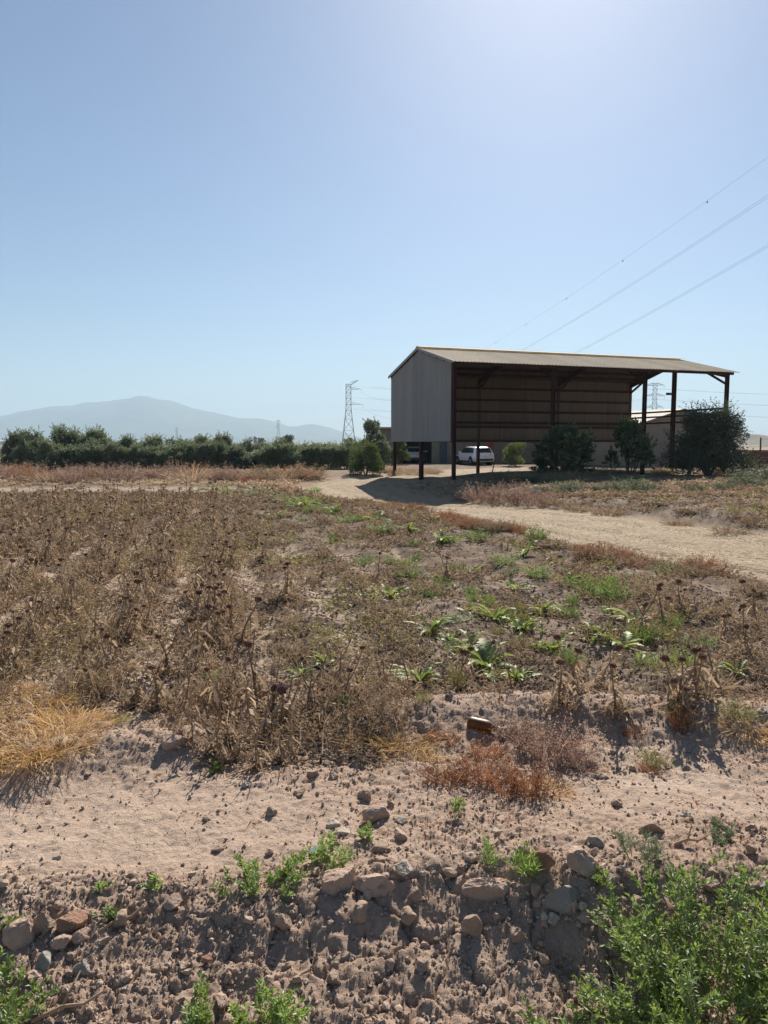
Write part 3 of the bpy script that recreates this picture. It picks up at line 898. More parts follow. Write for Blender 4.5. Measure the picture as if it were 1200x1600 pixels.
PG = 'pylons on the plain'
T1 = np.array([-22.9, 480.])
lattice('lattice_pylon', 'nearest and tallest lattice pylon, left of the shed, arms towards the shed', (T1[0], T1[1], 0), 0, 39.5, 8.5, 3.2, 24, [(36.2, 8.6, 1, .1), (26.5, 9.2, 1, .1), (39.0, 6.4, 1, 3.0)], PG, .16)
lattice('lattice_pylon', 'lattice pylon with arms on both sides seen through the open end of the shed', (181., 497., 0), R(-20), 41.5, 7.5, 2.6, 26, [(h, L, s_, .1) for h, L in ((25.5, 5.4), (33, 6.2), (40, 5.6)) for s_ in (-1, 1)], PG, .15)
for px, top, d, lab in ((436, 655, 1350., 'small hazy pylon on the horizon beside the dark round tree'), (278, 667, 1800., 'tiny hazy pylon in front of the mountain slope'),
                        (343, 670, 2100., 'tiny hazy pylon under the saddle of the mountain'), (203, 677, 2600., 'faintest and leftmost tiny pylon below the mountain peak')):
    h = (692 - top) / 1150 * d
    lattice('lattice_pylon', lab, ((px - 600) / 1150 * d, d, 0), R(10), h, h * .2, h * .07, h * .62, [(h * .92, h * .14, -1, .1), (h * .92, h * .14, 1, .1), (h * .72, h * .12, -1, .1), (h * .72, h * .12, 1, .1)], PG, .22)

M_WIRE = m_plain('aluminium_conductor', (.13, .145, .165), 1.0, .0, spec=.0)
DIR = np.array([62., -405.])
def wire(lab, z0, a, b, offs, s1=1.13, r=.03, off_x=0., markers=False, s0=0.0):
    o = thing('power_line', lab, 'cable', (0, 0, 0), 0, 'overhead power lines')
    for dx in offs:
        s = np.linspace(s0, s1, 70)
        P = np.stack([T1[0] + off_x * (1 - s) + dx + DIR[0] * s, T1[1] + DIR[1] * s, z0 + b * s + a * s * s], 1)
        Geo().add(*tube(P, r, 4)).obj('conductor', M_WIRE, o)
    if markers:
        for s in np.arange(.50, 1.05, .052):
            p = np.array([T1[0] + off_x * (1 - s) + DIR[0] * s, T1[1] + DIR[1] * s, z0 + b * s + a * s * s])
            V, F = ico(1)
            Geo().add(V * [.07, .07, .16] + p - [0, 0, .16], F).obj('bird_marker', M_WIRE, o)
    return o
wire('topmost overhead earth wire with small bird markers, crossing the sky above the shed', 42.0, 47., -58.3, (0,), 1.14, .010, 6.4, True)
wire('middle overhead pair of conductors rising to the right above the shed roof', 34.2, 47., -54.4, (-.2, .2), 1.14, .013, 8.6)
wire('lowest overhead pair of conductors leaving the shed roof to the right', 24.5, 47.6, -50.3, (-.2, .2), 1.14, .013, 9.2)
T2 = np.array([181., 497.])
for h, lab in ((40, 'highest line strung from the pylon behind the shed towards the right'), (33, 'middle line strung from the pylon behind the shed towards the right'), (25.5, 'lowest line strung from the pylon behind the shed towards the right')):
    o = thing('power_line', lab, 'cable', (0, 0, 0), 0, 'overhead power lines')
    for sgn in (-1, 1):
        for dirx in (1, -1):
            s = np.linspace(0, 1, 40)
            end = T2 + np.array([330., -120.]) if dirx > 0 else T1 + np.array([8.6, 0])
            P = np.stack([T2[0] + sgn * 5.6 * math.cos(R(-20)) + (end[0] - T2[0]) * s, T2[1] + sgn * 2 + (end[1] - T2[1]) * s, h - 2.1 - (34 if dirx > 0 else 16) * s * (1 - s)], 1)
            Geo().add(*tube(P, .035, 3)).obj('conductor', M_WIRE, o)

# little things on the horizon
g = Geo(); V, F = tube([(0, 0, 0), (0, 0, 9)], [2.1, 2.1], 12); g.add(V, F); V, F = tube([(0, 0, 9), (0, 0, 10.3)], [2.2, .3], 12); g.add(V, F)
V, F = tube([(4.6, 0, 0), (4.6, 0, 8)], [1.8, 1.8], 12); g.add(V, F)
o = tag(g.obj('grain_silo', m_plain('dull_silo_metal', (.10, .11, .12), .6)), 'small dark silo pair on the horizon above the olive row', 'silo'); o.location = (-156.8, 900, 0)
def greenhouse(loc, L, rz, lab):
    o = thing('greenhouse', lab, 'greenhouse', loc, rz, 'pale greenhouses on the plain')
    m = m_plain('white_plastic_film', (.72, .74, .74), .6)
    for k in range(4):
        P = [(0, 8 * k + 4 + 4 * math.cos(a), 3.0 + 1.4 * math.sin(a)) for a in np.linspace(math.pi, 0, 9)]
        V = P + [(L, y, z) for x, y, z in P]; n_ = 9
        g = Geo().add(V, [(i, i + 1, n_ + i + 1, n_ + i) for i in range(n_ - 1)]); g.box((0, 8 * k + .05, 0), (L, 8 * k + 7.95, 3.0)); g.obj('bay', m, o)
    return o
greenhouse((-470, 780, 0), 75, R(3), 'pale greenhouse roofs at the far left edge below the mountain')

# ------------------------------------------------------------------ plants
HF = lambda x, y: float(hfull(np.array([x]), np.array([y]))[0])
def on_ground(o, x, y, sink=.01):
    o.location = (x, y, HF(x, y) - sink)
    return o

L_DRY = m_leaf('dry_brown_stalk', (.175, .112, .070), (.48, .345, .21), .40, gloss=.03)
L_TAN = m_leaf('dry_tan_leaf', (.245, .165, .108), (.54, .405, .265), .40, gloss=.03)
L_LITTER = m_leaf('dark_dead_leaf', (.085, .062, .048), (.36, .27, .19), .25, gloss=.02)
L_STRAW = m_leaf('orange_straw', (.46, .255, .075), (.62, .42, .17), .35, gloss=.04)
L_RUST = m_leaf('rust_weed', (.25, .10, .052), (.50, .26, .13), .40, gloss=.02)
L_PINK = m_leaf('pinkish_dry_weed', (.28, .175, .135), (.52, .37, .285), .40, gloss=.02)
L_OLIVEG = m_leaf('yellowing_weed', (.24, .20, .06), (.38, .36, .10), .4)
L_HERB = m_leaf('fresh_green_leaf', (.115, .20, .025), (.31, .41, .075), .5, gloss=.07)
L_HSTEM = m_leaf('green_stem', (.20, .26, .08), (.34, .36, .14), .2)
L_ART = m_leaf('artichoke_leaf', (.10, .165, .035), (.30, .34, .085), .45, spread=.6, gloss=.06)
L_GREYG = m_leaf('grey_green_leaf', (.10, .135, .065), (.20, .24, .12), .35)
L_OLIVE = m_leaf('olive_leaf', (.075, .105, .042), (.20, .235, .12), .42, gloss=.08)
L_OLIVED = m_leaf('dark_olive_leaf', (.035, .052, .022), (.10, .122, .058), .28, gloss=.05)
L_BROAD = m_leaf('broad_tree_leaf', (.035, .065, .018), (.085, .135, .035), .30, gloss=.06)
L_CITRUS = m_leaf('yellow_green_leaf', (.065, .105, .022), (.17, .22, .045), .4, gloss=.06)
M_BARK = m_plain('grey_brown_bark', (.13, .10, .075), .9, 0, .3, 9, .5, .1)
M_HEAD = m_leaf('brown_seed_head', (.12, .055, .038), (.27, .15, .10), .12, gloss=.02)
M_PURP = m_leaf('purple_thistle_flower', (.16, .05, .17), (.28, .11, .26), .2)

def head_geo(r, mat=0, purple=False):
    V, F = ico(2)
    ang = np.arctan2(V[:, 1], V[:, 0]); spike = 1 + .16 * np.sign(np.sin(ang * 9 + V[:, 2] * 11)) * (V[:, 2] < .6) + r.normal(0, .04, len(V))
    W = V * spike[:, None] * [.025, .025, .021]
    g = Geo().add(W, F, 0, np.clip(.5 + .5 * V[:, 2] * -1 + r.normal(0, .2, len(V)), 0, 1))
    D = rand_dirs(30, r, .35, 1.0)
    g.add(*ribbons(D * [.013, .013, .010], D, r.uniform(.014, .024, 30), .006, .0, [1, .4], r=r), 1, r.uniform(0, 1, 60 * 2))
    D = rand_dirs(16, r, -.7, .1)
    g.add(*leaves(D * [.021, .021, .017], unit(D + [0, 0, .5]), .018, .011, .2, r), 0, .2)
    return g
HEADS = [head_geo(np.random.default_rng(500 + k)).mesh('seed_head', [M_HEAD, L_TAN], False) for k in range(3)]
HEADP = head_geo(np.random.default_rng(510)).mesh('seed_head', [M_HEAD, M_PURP], False)

def thistle_variant(seed, leafy=1.0):
    r = np.random.default_rng(seed)
    h = r.uniform(.22, .46)
    lean = r.normal(0, .10, 2)
    st = Geo(); tips = []
    main = np.array([[lean[0] * t ** 1.5 * h * 2 + .012 * math.sin(5 * t + seed), lean[1] * t ** 1.5 * h * 2, h * t] for t in np.linspace(0, 1, 7)])
    st.add(*tube(main, np.linspace(.010, .005, 7), 5), 0, .55); tips.append(main[-1])
    for b in range(r.integers(0, 3)):
        i = r.integers(2, 5); p = main[i]; a = r.uniform(0, 6.28); L = r.uniform(.12, .3)
        br = np.array([p + [math.cos(a) * L * .5 * t, math.sin(a) * L * .5 * t, L * (.5 * t + .5 * t * t)] for t in np.linspace(0, 1, 5)])
        st.add(*tube(br, np.linspace(.006, .004, 5), 4), 0, .5); tips.append(br[-1])
    n = int(26 * leafy)
    t = r.uniform(0.0, .85, n) ** 1.3
    P = np.stack([np.interp(t, np.linspace(0, 1, 7), main[:, k]) for k in range(3)], 1)
    D = rand_dirs(n, r, -.1, .7)
    lf = Geo().add(*ribbons(P, D, r.uniform(.05, .17, n), r.uniform(.012, .034, n), r.uniform(.5, 2.2, n), [.3, 1, .6, .9, .12], r=r), 0, np.repeat(r.uniform(0, 1, n), 10))
    n = int(55 * leafy)
    P = np.stack([r.normal(0, .05, n), r.normal(0, .05, n), np.zeros(n)], 1); D = rand_dirs(n, r, .35, 1)
    lf.add(*ribbons(P, D, r.uniform(.06, .26, n), r.uniform(.003, .008, n), r.uniform(0, .6, n), [1, .9, .6, .3], r=r), 0, np.repeat(r.uniform(0, 1, n), 8))
    # crumpled: jitter
    lf.V = [v + r.normal(0, .006, v.shape) for v in lf.V]
    return st.mesh('stem', L_DRY), lf.mesh('dried_leaves', L_TAN), tips
THISTLES = [thistle_variant(600 + k, 1.0 + .5 * (k % 2)) for k in range(9)]

def put_thistle(x, y, s, label, group='dried thistle stalks in the field', r=rng, purple=False, k=None, nheads=9):
    k = r.integers(0, len(THISTLES)) if k is None else k
    sm, lm, tips = THISTLES[k]
    o = thing('dried_thistle', label, 'thistle', (0, 0, 0), r.uniform(0, 6.28), group)
    on_ground(o, x, y); o.scale = (s, s, s)
    link('stem', sm, o); stuff_part(link('dried_leaves', lm, o))
    for i, t in enumerate(tips[:nheads]):
        hd = link('seed_head', HEADP if (purple and i == 0) else HEADS[(k + i) % 3], o)
        hd.location = tuple(t + np.array([0, 0, .012])); hs = r.uniform(.75, 1.2); hd.scale = (hs, hs, hs); hd.rotation_euler = (r.normal(0, .25), r.normal(0, .25), r.uniform(0, 6))
    return o

def row_c(x, y): return x * .974 + y * .225
def dense_left(x, y): return sstep(.9, .3, row_c(x, y) + .35 * (fbm(x * .7, y * .7, 2, 11) - .5))
def row_w(x, y):
    q = row_c(x, y) / ROW + .35 * (fbm(x * .5, y * .5, 2, 12) - .5)
    return .03 + .97 * np.exp(-((q - np.round(q)) * ROW / .17) ** 2)

r1 = np.random.default_rng(11)
pts = []
while len(pts) < 560:
    y = 4.9 + (r1.uniform(0, 1) ** .85) * 20.0
    x = r1.uniform(-.62 * y - .6, .35 * y)
    if r1.uniform() > float(dense_left(x, y) * row_w(x, y)) + .008: continue
    d, s_ = road_dist(x, y)
    if d < 2.6: continue
    pts.append((x, y))
pts.sort(key=lambda p: p[1])
def zone_words(x, y):
    side = ['at the left edge', 'left of the pale gap', 'in the left half', 'near the left centre', 'towards the middle', 'near the trodden soil'][int(np.clip((x / y + .52) * 11, 0, 5))]
    dep = ['foremost row', 'second row', 'third row', 'fourth row', 'middle rows', 'back rows', 'farthest rows'][int(np.clip((y - 4.9) / 1.6, 0, 6))]
    return dep, side
for i, (x, y) in enumerate(pts[:285]):
    dep, side = zone_words(x, y)
    put_thistle(x, y, r1.uniform(.7, 1.1), 'dry brown thistle stalk in the %s, %s of the field' % (dep, side), r=r1, nheads=int(r1.choice([0, 1, 2], p=[.45, .4, .15])))
# the rest of the stalks, too far to pick apart
def merge_far(pts, r):
    sv = Geo(); hv = Geo()
    base = []
    for k in range(9):
        st, lf, tips = THISTLES[k]
        base.append(tips)
    P = np.array([(x, y, HF(x, y)) for x, y in pts])
    n = len(P); h = r.uniform(.22, .45, n)
    T = P + np.stack([r.normal(0, .05, n), r.normal(0, .05, n), h], 1)
    sv.add(*sticks(P, T, .010, .006), 0, .45)
    nb = 14
    Q = np.repeat(P, nb, 0); t = r.uniform(0, .8, n * nb); Q = Q + (np.repeat(T - P, nb, 0)) * t[:, None]
    sv.add(*ribbons(Q, rand_dirs(n * nb, r, -.1, .8), r.uniform(.10, .26, n * nb), r.uniform(.02, .04, n * nb), r.uniform(.5, 1.6, n * nb), [.4, 1, .2], r=r), 0, np.repeat(r.uniform(0, .8, n * nb), 6))
    V, F = ico(1)
    for k in range(1):
        c = T if k == 0 else P + (T - P) * r.uniform(.6, .9, n)[:, None] + r.normal(0, .06, (n, 3))
        W = (V[None] * ((.024 * r.uniform(.5, 1.2, n)))[:, None, None] * [1, 1, .85] + c[:, None]).reshape(-1, 3)
        FF = (F[None] + (np.arange(n) * len(V))[:, None, None]).reshape(-1, 3)
        sv.add(W, FF, 1, np.repeat(r.uniform(0, .8, n), len(V)))
    return sv.obj('far_thistle_rows', [L_DRY, M_HEAD])
tag(merge_far(pts[285:], r1), 'far rows of dried thistle stalks running to the olive grove', 'thistles', kind='stuff')

# tall dried thistles that stand out
for x_y, s, lab, pu in [((-0.63, 4.41), 1.0, 'tall dry thistle with a mauve head in the front row, left of centre', True), ((-0.26, 4.85), .85, 'dry thistle with mauve head left of the small green sprig', True),
        ((0.56, 5.27), .8, 'dry thistle with small mauve head behind the bottle mound', True), ((-0.37, 4.74), .55, 'short dry thistle with dark purple head in the front row', True),
        ((1.54, 5.10), .8, 'dry thistle with drooping mauve head right of the leafy artichokes', True), ((0.93, 5.18), .6, 'short dry thistle just behind the mound with the bottle', False),
        ((1.79, 4.33), 1.0, 'tall dry thistle pair with mauve head at the right front', True), ((1.93, 4.45), 1.1, 'tallest dry thistle with tan head at the right front', False),
        ((1.21, 4.57), .9, 'wide dry thistle with faded mauve flower, right of centre', True), ((2.33, 5.01), .9, 'leafy dry thistle stump at the right front', False),
        ((2.75, 7.17), .9, 'dry thistle with violet flower near the road', True), ((3.10, 7.59), .9, 'dry thistle with big tan head against the road', False),
        ((2.42, 6.82), 1.0, 'dark dry thistle clump beside the green bush near the road', False), ((2.99, 5.99), .9, 'curled dry thistle at the right edge', False),
        ((3.11, 6.60), .9, 'dry thistle at the right edge below the road verge', False), ((3.76, 7.31), .9, 'rust tinged dry thistle at the right edge by the verge', False),
        ((-0.94, 3.88), .55, 'collapsed dry thistle with broad curled leaves beside the half-buried boulder', False), ((-0.79, 3.88), .5, 'dry thistle leaning over the dark litter hollow', False), ((-1.06, 3.92), .45, 'dry thistle right behind the half-buried boulder', False),
        ((-0.52, 3.96), .6, 'dry thistle at the front edge of the hollow', False), ((0.86, 9.72), 1.0, 'lone dry thistle in the green patch mid-field', False), ((-0.08, 9.61), .9, 'lone dry thistle mid-field left of the green patch', False),
        ((1.79, 4.19), .7, 'dry thistle on the low berm at the right', False), ((1.39, 4.31), .7, 'dry thistle stub on the low berm', False), ((1.08, 4.37), .8, 'dry thistle stub left end of the right berm', False)]:
    put_thistle(x_y[0], x_y[1], s, lab, 'dried thistles along the field edge', r1, pu, None, 0 if ('boulder' in lab or 'hollow' in lab or 'stump' in lab) else (1 if 'lone' in lab or 'short' in lab or 'stub' in lab else 2))

EDGE = [((-0.88, 4.90), .95, 1), ((-0.73, 4.66), .9, 0), ((-0.59, 4.54), 1.0, 1), ((-0.86, 4.47), .8, 0), ((-0.51, 4.75), .85, 0), ((-0.40, 4.47), .75, 0), ((-0.70, 4.19), .8, 0), ((-1.04, 4.63), .85, 1), ((-1.11, 4.41), .75, 0),
        ((-1.28, 4.62), .8, 0), ((-0.56, 3.86), .6, 0), ((-0.85, 4.03), .8, 0), ((-1.48, 4.71), .8, 1), ((-0.33, 5.20), .8, 0), ((-0.18, 4.97), .7, 0), ((0.00, 5.19), .8, 0), ((0.18, 5.02), .7, 0), ((-0.68, 3.76), .55, 0), ((-0.88, 3.82), .6, 0), ((-1.66, 4.76), .8, 0)]
for i, (xy, s, nh) in enumerate(EDGE):
    put_thistle(xy[0], xy[1], s, 'dry leafy stalk at the field front edge %s, %s' % ('by the hollow' if xy[0] > -.75 else 'by the left mound', 'with seed head' if nh else 'headless'), 'dry stalks at the front edge of the field', r1, False, (i * 2 + 1) % 9, nh)

# ------------------------------------------------------------------ dry ground cover (nobody could count it)
def scatter(n, x0f, x1f, y0, y1, dens, r, pw=1.0):
    out = []
    tot = 0
    while tot < n:
        m = n * 3
        y = y0 + (y1 - y0) * r.uniform(0, 1, m) ** pw
        x = x0f(y) + (x1f(y) - x0f(y)) * r.uniform(0, 1, m)
        k = r.uniform(0, 1, m) < dens(x, y)
        d, s = road_dist(x, y)
        k &= d > 2.6
        out.append(np.stack([x[k], y[k]], 1)); tot += k.sum()
    return np.concatenate(out)[:n]

def wisps(g, xy, nb, hmin, hmax, wmul, mat, r, spread=.5, droop=.35, bits=2, tint=(0, 1), rad=.05):
    n = len(xy)
    z = hfull(xy[:, 0], xy[:, 1])
    B = np.repeat(np.column_stack([xy, z]), nb, 0); m = n * nb
    B = B + np.column_stack([r.normal(0, rad, m), r.normal(0, rad, m), np.full(m, -.01)])
    D = unit(np.column_stack([r.normal(0, spread, m), r.normal(0, spread, m), np.ones(m)]))
    hh = np.repeat(r.uniform(hmin, hmax, n), nb) * r.uniform(.45, 1.1, m)
    W = np.maximum(.0035, .0008 * B[:, 1]) * wmul * r.uniform(.6, 1.5, m)
    tv = np.repeat(r.uniform(tint[0], tint[1], n), nb) * .7 + r.uniform(tint[0], tint[1], m) * .3
    dr = r.uniform(0, droop, m)
    g.add(*ribbons(B, D, hh, W, dr, [1, .8, .35], r=r), mat, np.repeat(tv, 6))
    if bits:
        t = r.uniform(.35, 1, m * bits)
        P = np.repeat(B, bits, 0) + np.repeat(D, bits, 0) * (np.repeat(hh, bits) * t)[:, None]
        P[:, 2] -= np.repeat(dr * hh, bits) * t * t
        s = np.repeat(W, bits)
        g.add(*ribbons(P, rand_dirs(m * bits, r, -.5, .8), s * r.uniform(2, 6, m * bits) + .008, s * r.uniform(1, 2.0, m * bits) + .003, .3, [1, .5], r=r), mat, np.repeat(np.repeat(tv, bits), 4))

r2 = np.random.default_rng(21)
gc = Geo()
fanL = lambda y: -.60 * y - .5
fanR = lambda y: .60 * y + .4
leftd = lambda x, y: dense_left(x, y) * row_w(x, y) * (.15 + 1.0 * sstep(.36, .58, fbm(x * 1.9, y * 1.9, 3, 15)))
P = scatter(1350, fanL, lambda y: .2 * y, 4.75, 10, leftd, r2); wisps(gc, P, 9, .10, .34, 1.0, 0, r2, .48, .3, 2)
P = scatter(3600, fanL, lambda y: .2 * y, 10, 25.5, leftd, r2); wisps(gc, P, 6, .14, .36, 1.0, 0, r2, .45, .3, 2, (.0, .85))
P = scatter(500, fanL, lambda y: .2 * y, 5.2, 20, lambda x, y: dense_left(x, y) * sstep(.52, .66, fbm(x * .6, y * .35, 2, 16)), r2); wisps(gc, P, 12, .14, .30, .8, 2, r2, .45, .4, 3, (0, .5), .12)
rightd = lambda x, y: (1 - .85 * dense_left(x, y)) * (.3 + .7 * row_w(x, y)) * (.03 + 1.1 * sstep(.44, .62, fbm(x * 1.5, y * 1.5, 3, 17)))
P = scatter(1500, lambda y: -.5 * y, fanR, 4.7, 10, rightd, r2); wisps(gc, P, 8, .05, .26, .9, 0, r2, .65, .6, 2)
P = scatter(3300, lambda y: -.45 * y, fanR, 10, 30, rightd, r2); wisps(gc, P, 6, .08, .30, .9, 0, r2, .6, .5, 2, (0, .8))
P = scatter(420, lambda y: -.5 * y, fanR, 5, 28, lambda x, y: (1 - dense_left(x, y)) * sstep(.5, .62, fbm(x * .8, y * .8, 3, 18)), r2); wisps(gc, P, 8, .08, .26, .9, 3, r2, .6, .3, 3, (0, 1), .07)
P = scatter(190, lambda y: -1.35 + 0 * y, lambda y: .15 + 0 * y, 4.0, 5.2, lambda x, y: sstep(.3, .6, fbm(x * 2.5, y * 2.5, 2, 29)), r2); wisps(gc, P, 9, .08, .28, .9, 0, r2, .5, .4, 2)
# sparse sprigs on the foreground earth
P = scatter(120, fanL, fanR, 3.0, 4.7, lambda x, y: .2 + .8 * sstep(.5, .6, fbm(x * 2, y * 2, 2, 19)) * rough_mask(x, y), r2); wisps(gc, P, 7, .03, .10, .7, 1, r2, .8, .5, 2)
tag(gc.obj('dry_weeds', [L_DRY, L_RUST, m_leaf('dull_yellow_weed', (.25, .185, .075), (.42, .33, .15), .4), L_OLIVEG]), 'tangle of dry brown weeds and stalks covering the field', 'weeds', kind='stuff')

# litter of curled dead leaves and broken stalks on the soil
lt = Geo()
P = np.concatenate([scatter(13000, fanL, fanR, 4.65, 9, lambda x, y: .3 + .7 * sstep(.35, .6, fbm(x * 1.3, y * 1.3, 3, 23)), r2), scatter(15000, fanL, fanR, 9, 27, lambda x, y: .4 + .6 * sstep(.35, .6, fbm(x * 1.3, y * 1.3, 3, 24)), r2),
                    scatter(2200, lambda y: -1.0 + 0 * y, lambda y: .0 + 0 * y, 3.8, 4.8, lambda x, y: np.ones(x.shape), r2)])
n = len(P); z = hfull(P[:, 0], P[:, 1])
D = rand_dirs(n, r2, -.12, .42)
sc_ = np.maximum(.7, .11 * P[:, 1])
lt.add(*leaves(np.column_stack([P, z + .008]), D, r2.uniform(.03, .10, n) * sc_ ** .5, r2.uniform(.008, .028, n) * sc_ ** .5, .45, r2), 0, np.repeat(r2.uniform(0, 1, n) ** 2.2, 5))
k = r2.choice(n, 3500, replace=False)
A = np.column_stack([P[k], z[k] + .012]); a = r2.uniform(0, 6.28, 3500)
lt.add(*sticks(A, A + np.column_stack([np.cos(a), np.sin(a), r2.uniform(-.05, .3, 3500)]) * r2.uniform(.08, .3, 3500)[:, None], .003, .002), 0, np.repeat(r2.uniform(.2, 1, 3500), 6))
tag(lt.obj('leaf_litter', L_LITTER), 'litter of curled dead leaves and broken stalks on the field soil', 'litter', kind='stuff')

# ------------------------------------------------------------------ tufts and weeds that can be picked out
def tuft_variant(seed, name, mat, n, h, rad, spread, droop, w, bits=0, tint=(0, 1), curl=0):
    r = np.random.default_rng(seed)
    g = Geo()
    a = r.uniform(0, 6.28, n); q = rad * np.sqrt(r.uniform(0, 1, n))
    B = np.column_stack([q * np.cos(a), q * np.sin(a), np.full(n, -.01)])
    D = unit(np.column_stack([r.normal(0, spread, n) + B[:, 0] * 1.5, r.normal(0, spread, n) + B[:, 1] * 1.5, np.ones(n)]))
    L = h * r.uniform(.4, 1.1, n); dr = r.uniform(0, droop, n); tv = r.uniform(*tint, n)
    g.add(*ribbons(B, D, L, w * r.uniform(.6, 1.4, n), dr, [1, .9, .7, .3], r=r), 0, np.repeat(tv, 8))
    if bits:
        m = n * bits; t = r.uniform(.3, 1, m)
        P = np.repeat(B, bits, 0) + np.repeat(D, bits, 0) * (np.repeat(L, bits) * t)[:, None]; P[:, 2] -= np.repeat(dr * L, bits) * t * t
        E = P + rand_dirs(m, r, -.1, .9) * (h * .16 * r.uniform(.3, 1, m))[:, None]
        g.add(*sticks(P, E, w * .35, w * .2), 0, np.repeat(np.repeat(tv, bits), 6))
        g.add(*leaves(np.concatenate([E, (P + E) / 2]), rand_dirs(2 * m, r, -.4, .9), w * 2.6, w * 1.5, .3, r), 0, np.repeat(np.clip(np.tile(np.repeat(tv, bits), 2) + r.normal(0, .2, 2 * m), 0, 1), 5))
    return g.mesh(name, mat)
def tuft(name, label, cat, xy, rad, h, group, meshes, r):
    """a clump: one mesh scaled to its spread and height"""
    o = link(name, meshes[r.integers(0, len(meshes))])
    tag(o, label, cat, group)
    on_ground(o, *xy); o.rotation_euler = (r.normal(0, .06), r.normal(0, .06), r.uniform(0, 6.28)); o.scale = (rad, rad, h)
    return o
STRAW = [tuft_variant(700 + k, 'straw_tuft', L_STRAW, 420, 1.0, .9, .55, .9, .020, 0) for k in range(3)]
RUSTY = [tuft_variant(710 + k, 'rust_weed', L_RUST, 70, 1.0, .45, .38, .25, .020, 7) for k in range(4)]
PINKY = [tuft_variant(720 + k, 'dry_bush', L_PINK, 110, 1.0, .5, .45, .3, .018, 7) for k in range(4)]
BROWNB = [tuft_variant(730 + k, 'dry_bush', L_DRY, 110, 1.0, .5, .45, .35, .018, 7) for k in range(3)]
STRAWB = [tuft_variant(740 + k, 'dry_grass_clump', L_TAN, 240, 1.0, .55, .35, .5, .018, 1, (.4, 1)) for k in range(3)]
YELLOW = [tuft_variant(750 + k, 'yellowing_weed', L_OLIVEG, 60, 1.0, .4, .5, .3, .018, 8) for k in range(3)]
GREENT = [tuft_variant(760 + k, 'green_weed', L_HERB, 60, 1.0, .4, .4, .3, .020, 9) for k in range(3)]
GREYT = [tuft_variant(770 + k, 'grey_green_shrub', L_GREYG, 110, 1.0, .5, .5, .4, .020, 8) for k in range(3)]

r3 = np.random.default_rng(31)
SG = 'orange straw tufts'
for i, (xy, rad, h, lab) in enumerate([((-1.92, 3.70), .20, .14, 'orange straw tuft at the left edge, lowest of its patch'), ((-1.79, 3.79), .22, .16, 'orange straw tuft in the middle of the left straw patch'), ((-2.33, 4.47), .24, .17, 'orange straw tuft at the left edge, upper part of the patch'),
        ((-1.92, 4.37), .22, .16, 'orange straw tuft at the right side of the left straw patch'), ((-2.30, 4.76), .22, .13, 'pale straw tuft at the top of the left straw patch'), ((-1.89, 4.59), .17, .11, 'thin pale straw tuft beside the left straw patch'), ((-2.70, 5.07), .22, .12, 'thin pale straw at the left edge behind the orange patch'),
        ((-0.06, 4.08), .17, .11, 'orange straw tuft on the mound left of the bottle, left half'), ((0.12, 4.10), .19, .12, 'orange straw tuft on the mound left of the bottle, brightest'), ((0.17, 3.83), .15, .09, 'low orange straw tuft below the bottle'),
        ((0.79, 3.49), .13, .07, 'yellow-orange straw fringe at the foot of the rusty weeds'), ((2.15, 4.16), .18, .10, 'yellow straw tuft at the right edge on the berm')]):
    tuft('straw_tuft', lab, 'grass', xy, rad, h, SG, STRAW, r3)
RG = 'rusty dry weeds around the bottle'
for xy, rad, h, lab in [((0.32, 3.57), .17, .13, 'rust-brown dry weed below the bottle, leftmost'), ((0.48, 3.66), .20, .15, 'rust-brown dry weed right below the bottle'), ((0.60, 3.51), .18, .16, 'rust-brown dry weed over the dark hollow below the bottle'), ((0.72, 3.45), .17, .19, 'upright rust-brown weed at the right end of the rusty patch'),
        ((0.92, 3.93), .26, .26, 'largest wispy pinkish-brown dry weed right of the bottle'), ((0.81, 4.12), .2, .18, 'wispy brown weed between the bottle and the large wispy weed'), ((1.05, 3.80), .12, .11, 'small rusty weed right of the large wispy weed'), ((1.72, 4.15), .08, .20, 'thin upright reddish weed on the right berm'),
        ((1.45, 4.15), .10, .09, 'small rusty weed on the right berm crest'), ((1.39, 3.75), .08, .06, 'tiny rusty weed in front of the yellow-green tuft'), ((0.33, 4.11), .15, .10, 'rusty weed between the orange straw and the bottle'), ((0.58, 3.92), .15, .10, 'rusty weed just below the bottle neck')]:
    tuft('rust_weed', lab, 'weed', xy, rad, h, RG, RUSTY if 'wispy' not in lab else PINKY, r3)
YG = 'yellow-green weeds'
for xy, rad, h, lab in [((1.46, 3.83), .14, .13, 'round yellow-green weed casting a shadow on the right mud flat'), ((2.09, 4.24), .20, .14, 'yellow weed at the right edge of the berm'), ((1.76, 4.28), .14, .10, 'yellowish weed on the berm left of the right edge'), ((-1.65, 4.48), .10, .09, 'yellow-green sprig behind the left mound'), ((-2.03, 5.04), .09, .18, 'thin yellow-green weed at the left behind the straw'), ((0.50, 5.00), .10, .22, 'grey-green feathery weed behind the bottle mound'), ((0.24, 4.44), .10, .10, 'yellowish weed at the mound left of the feathery weed')]:
    tuft('yellowing_weed', lab, 'weed', xy, rad, h, YG, YELLOW, r3)
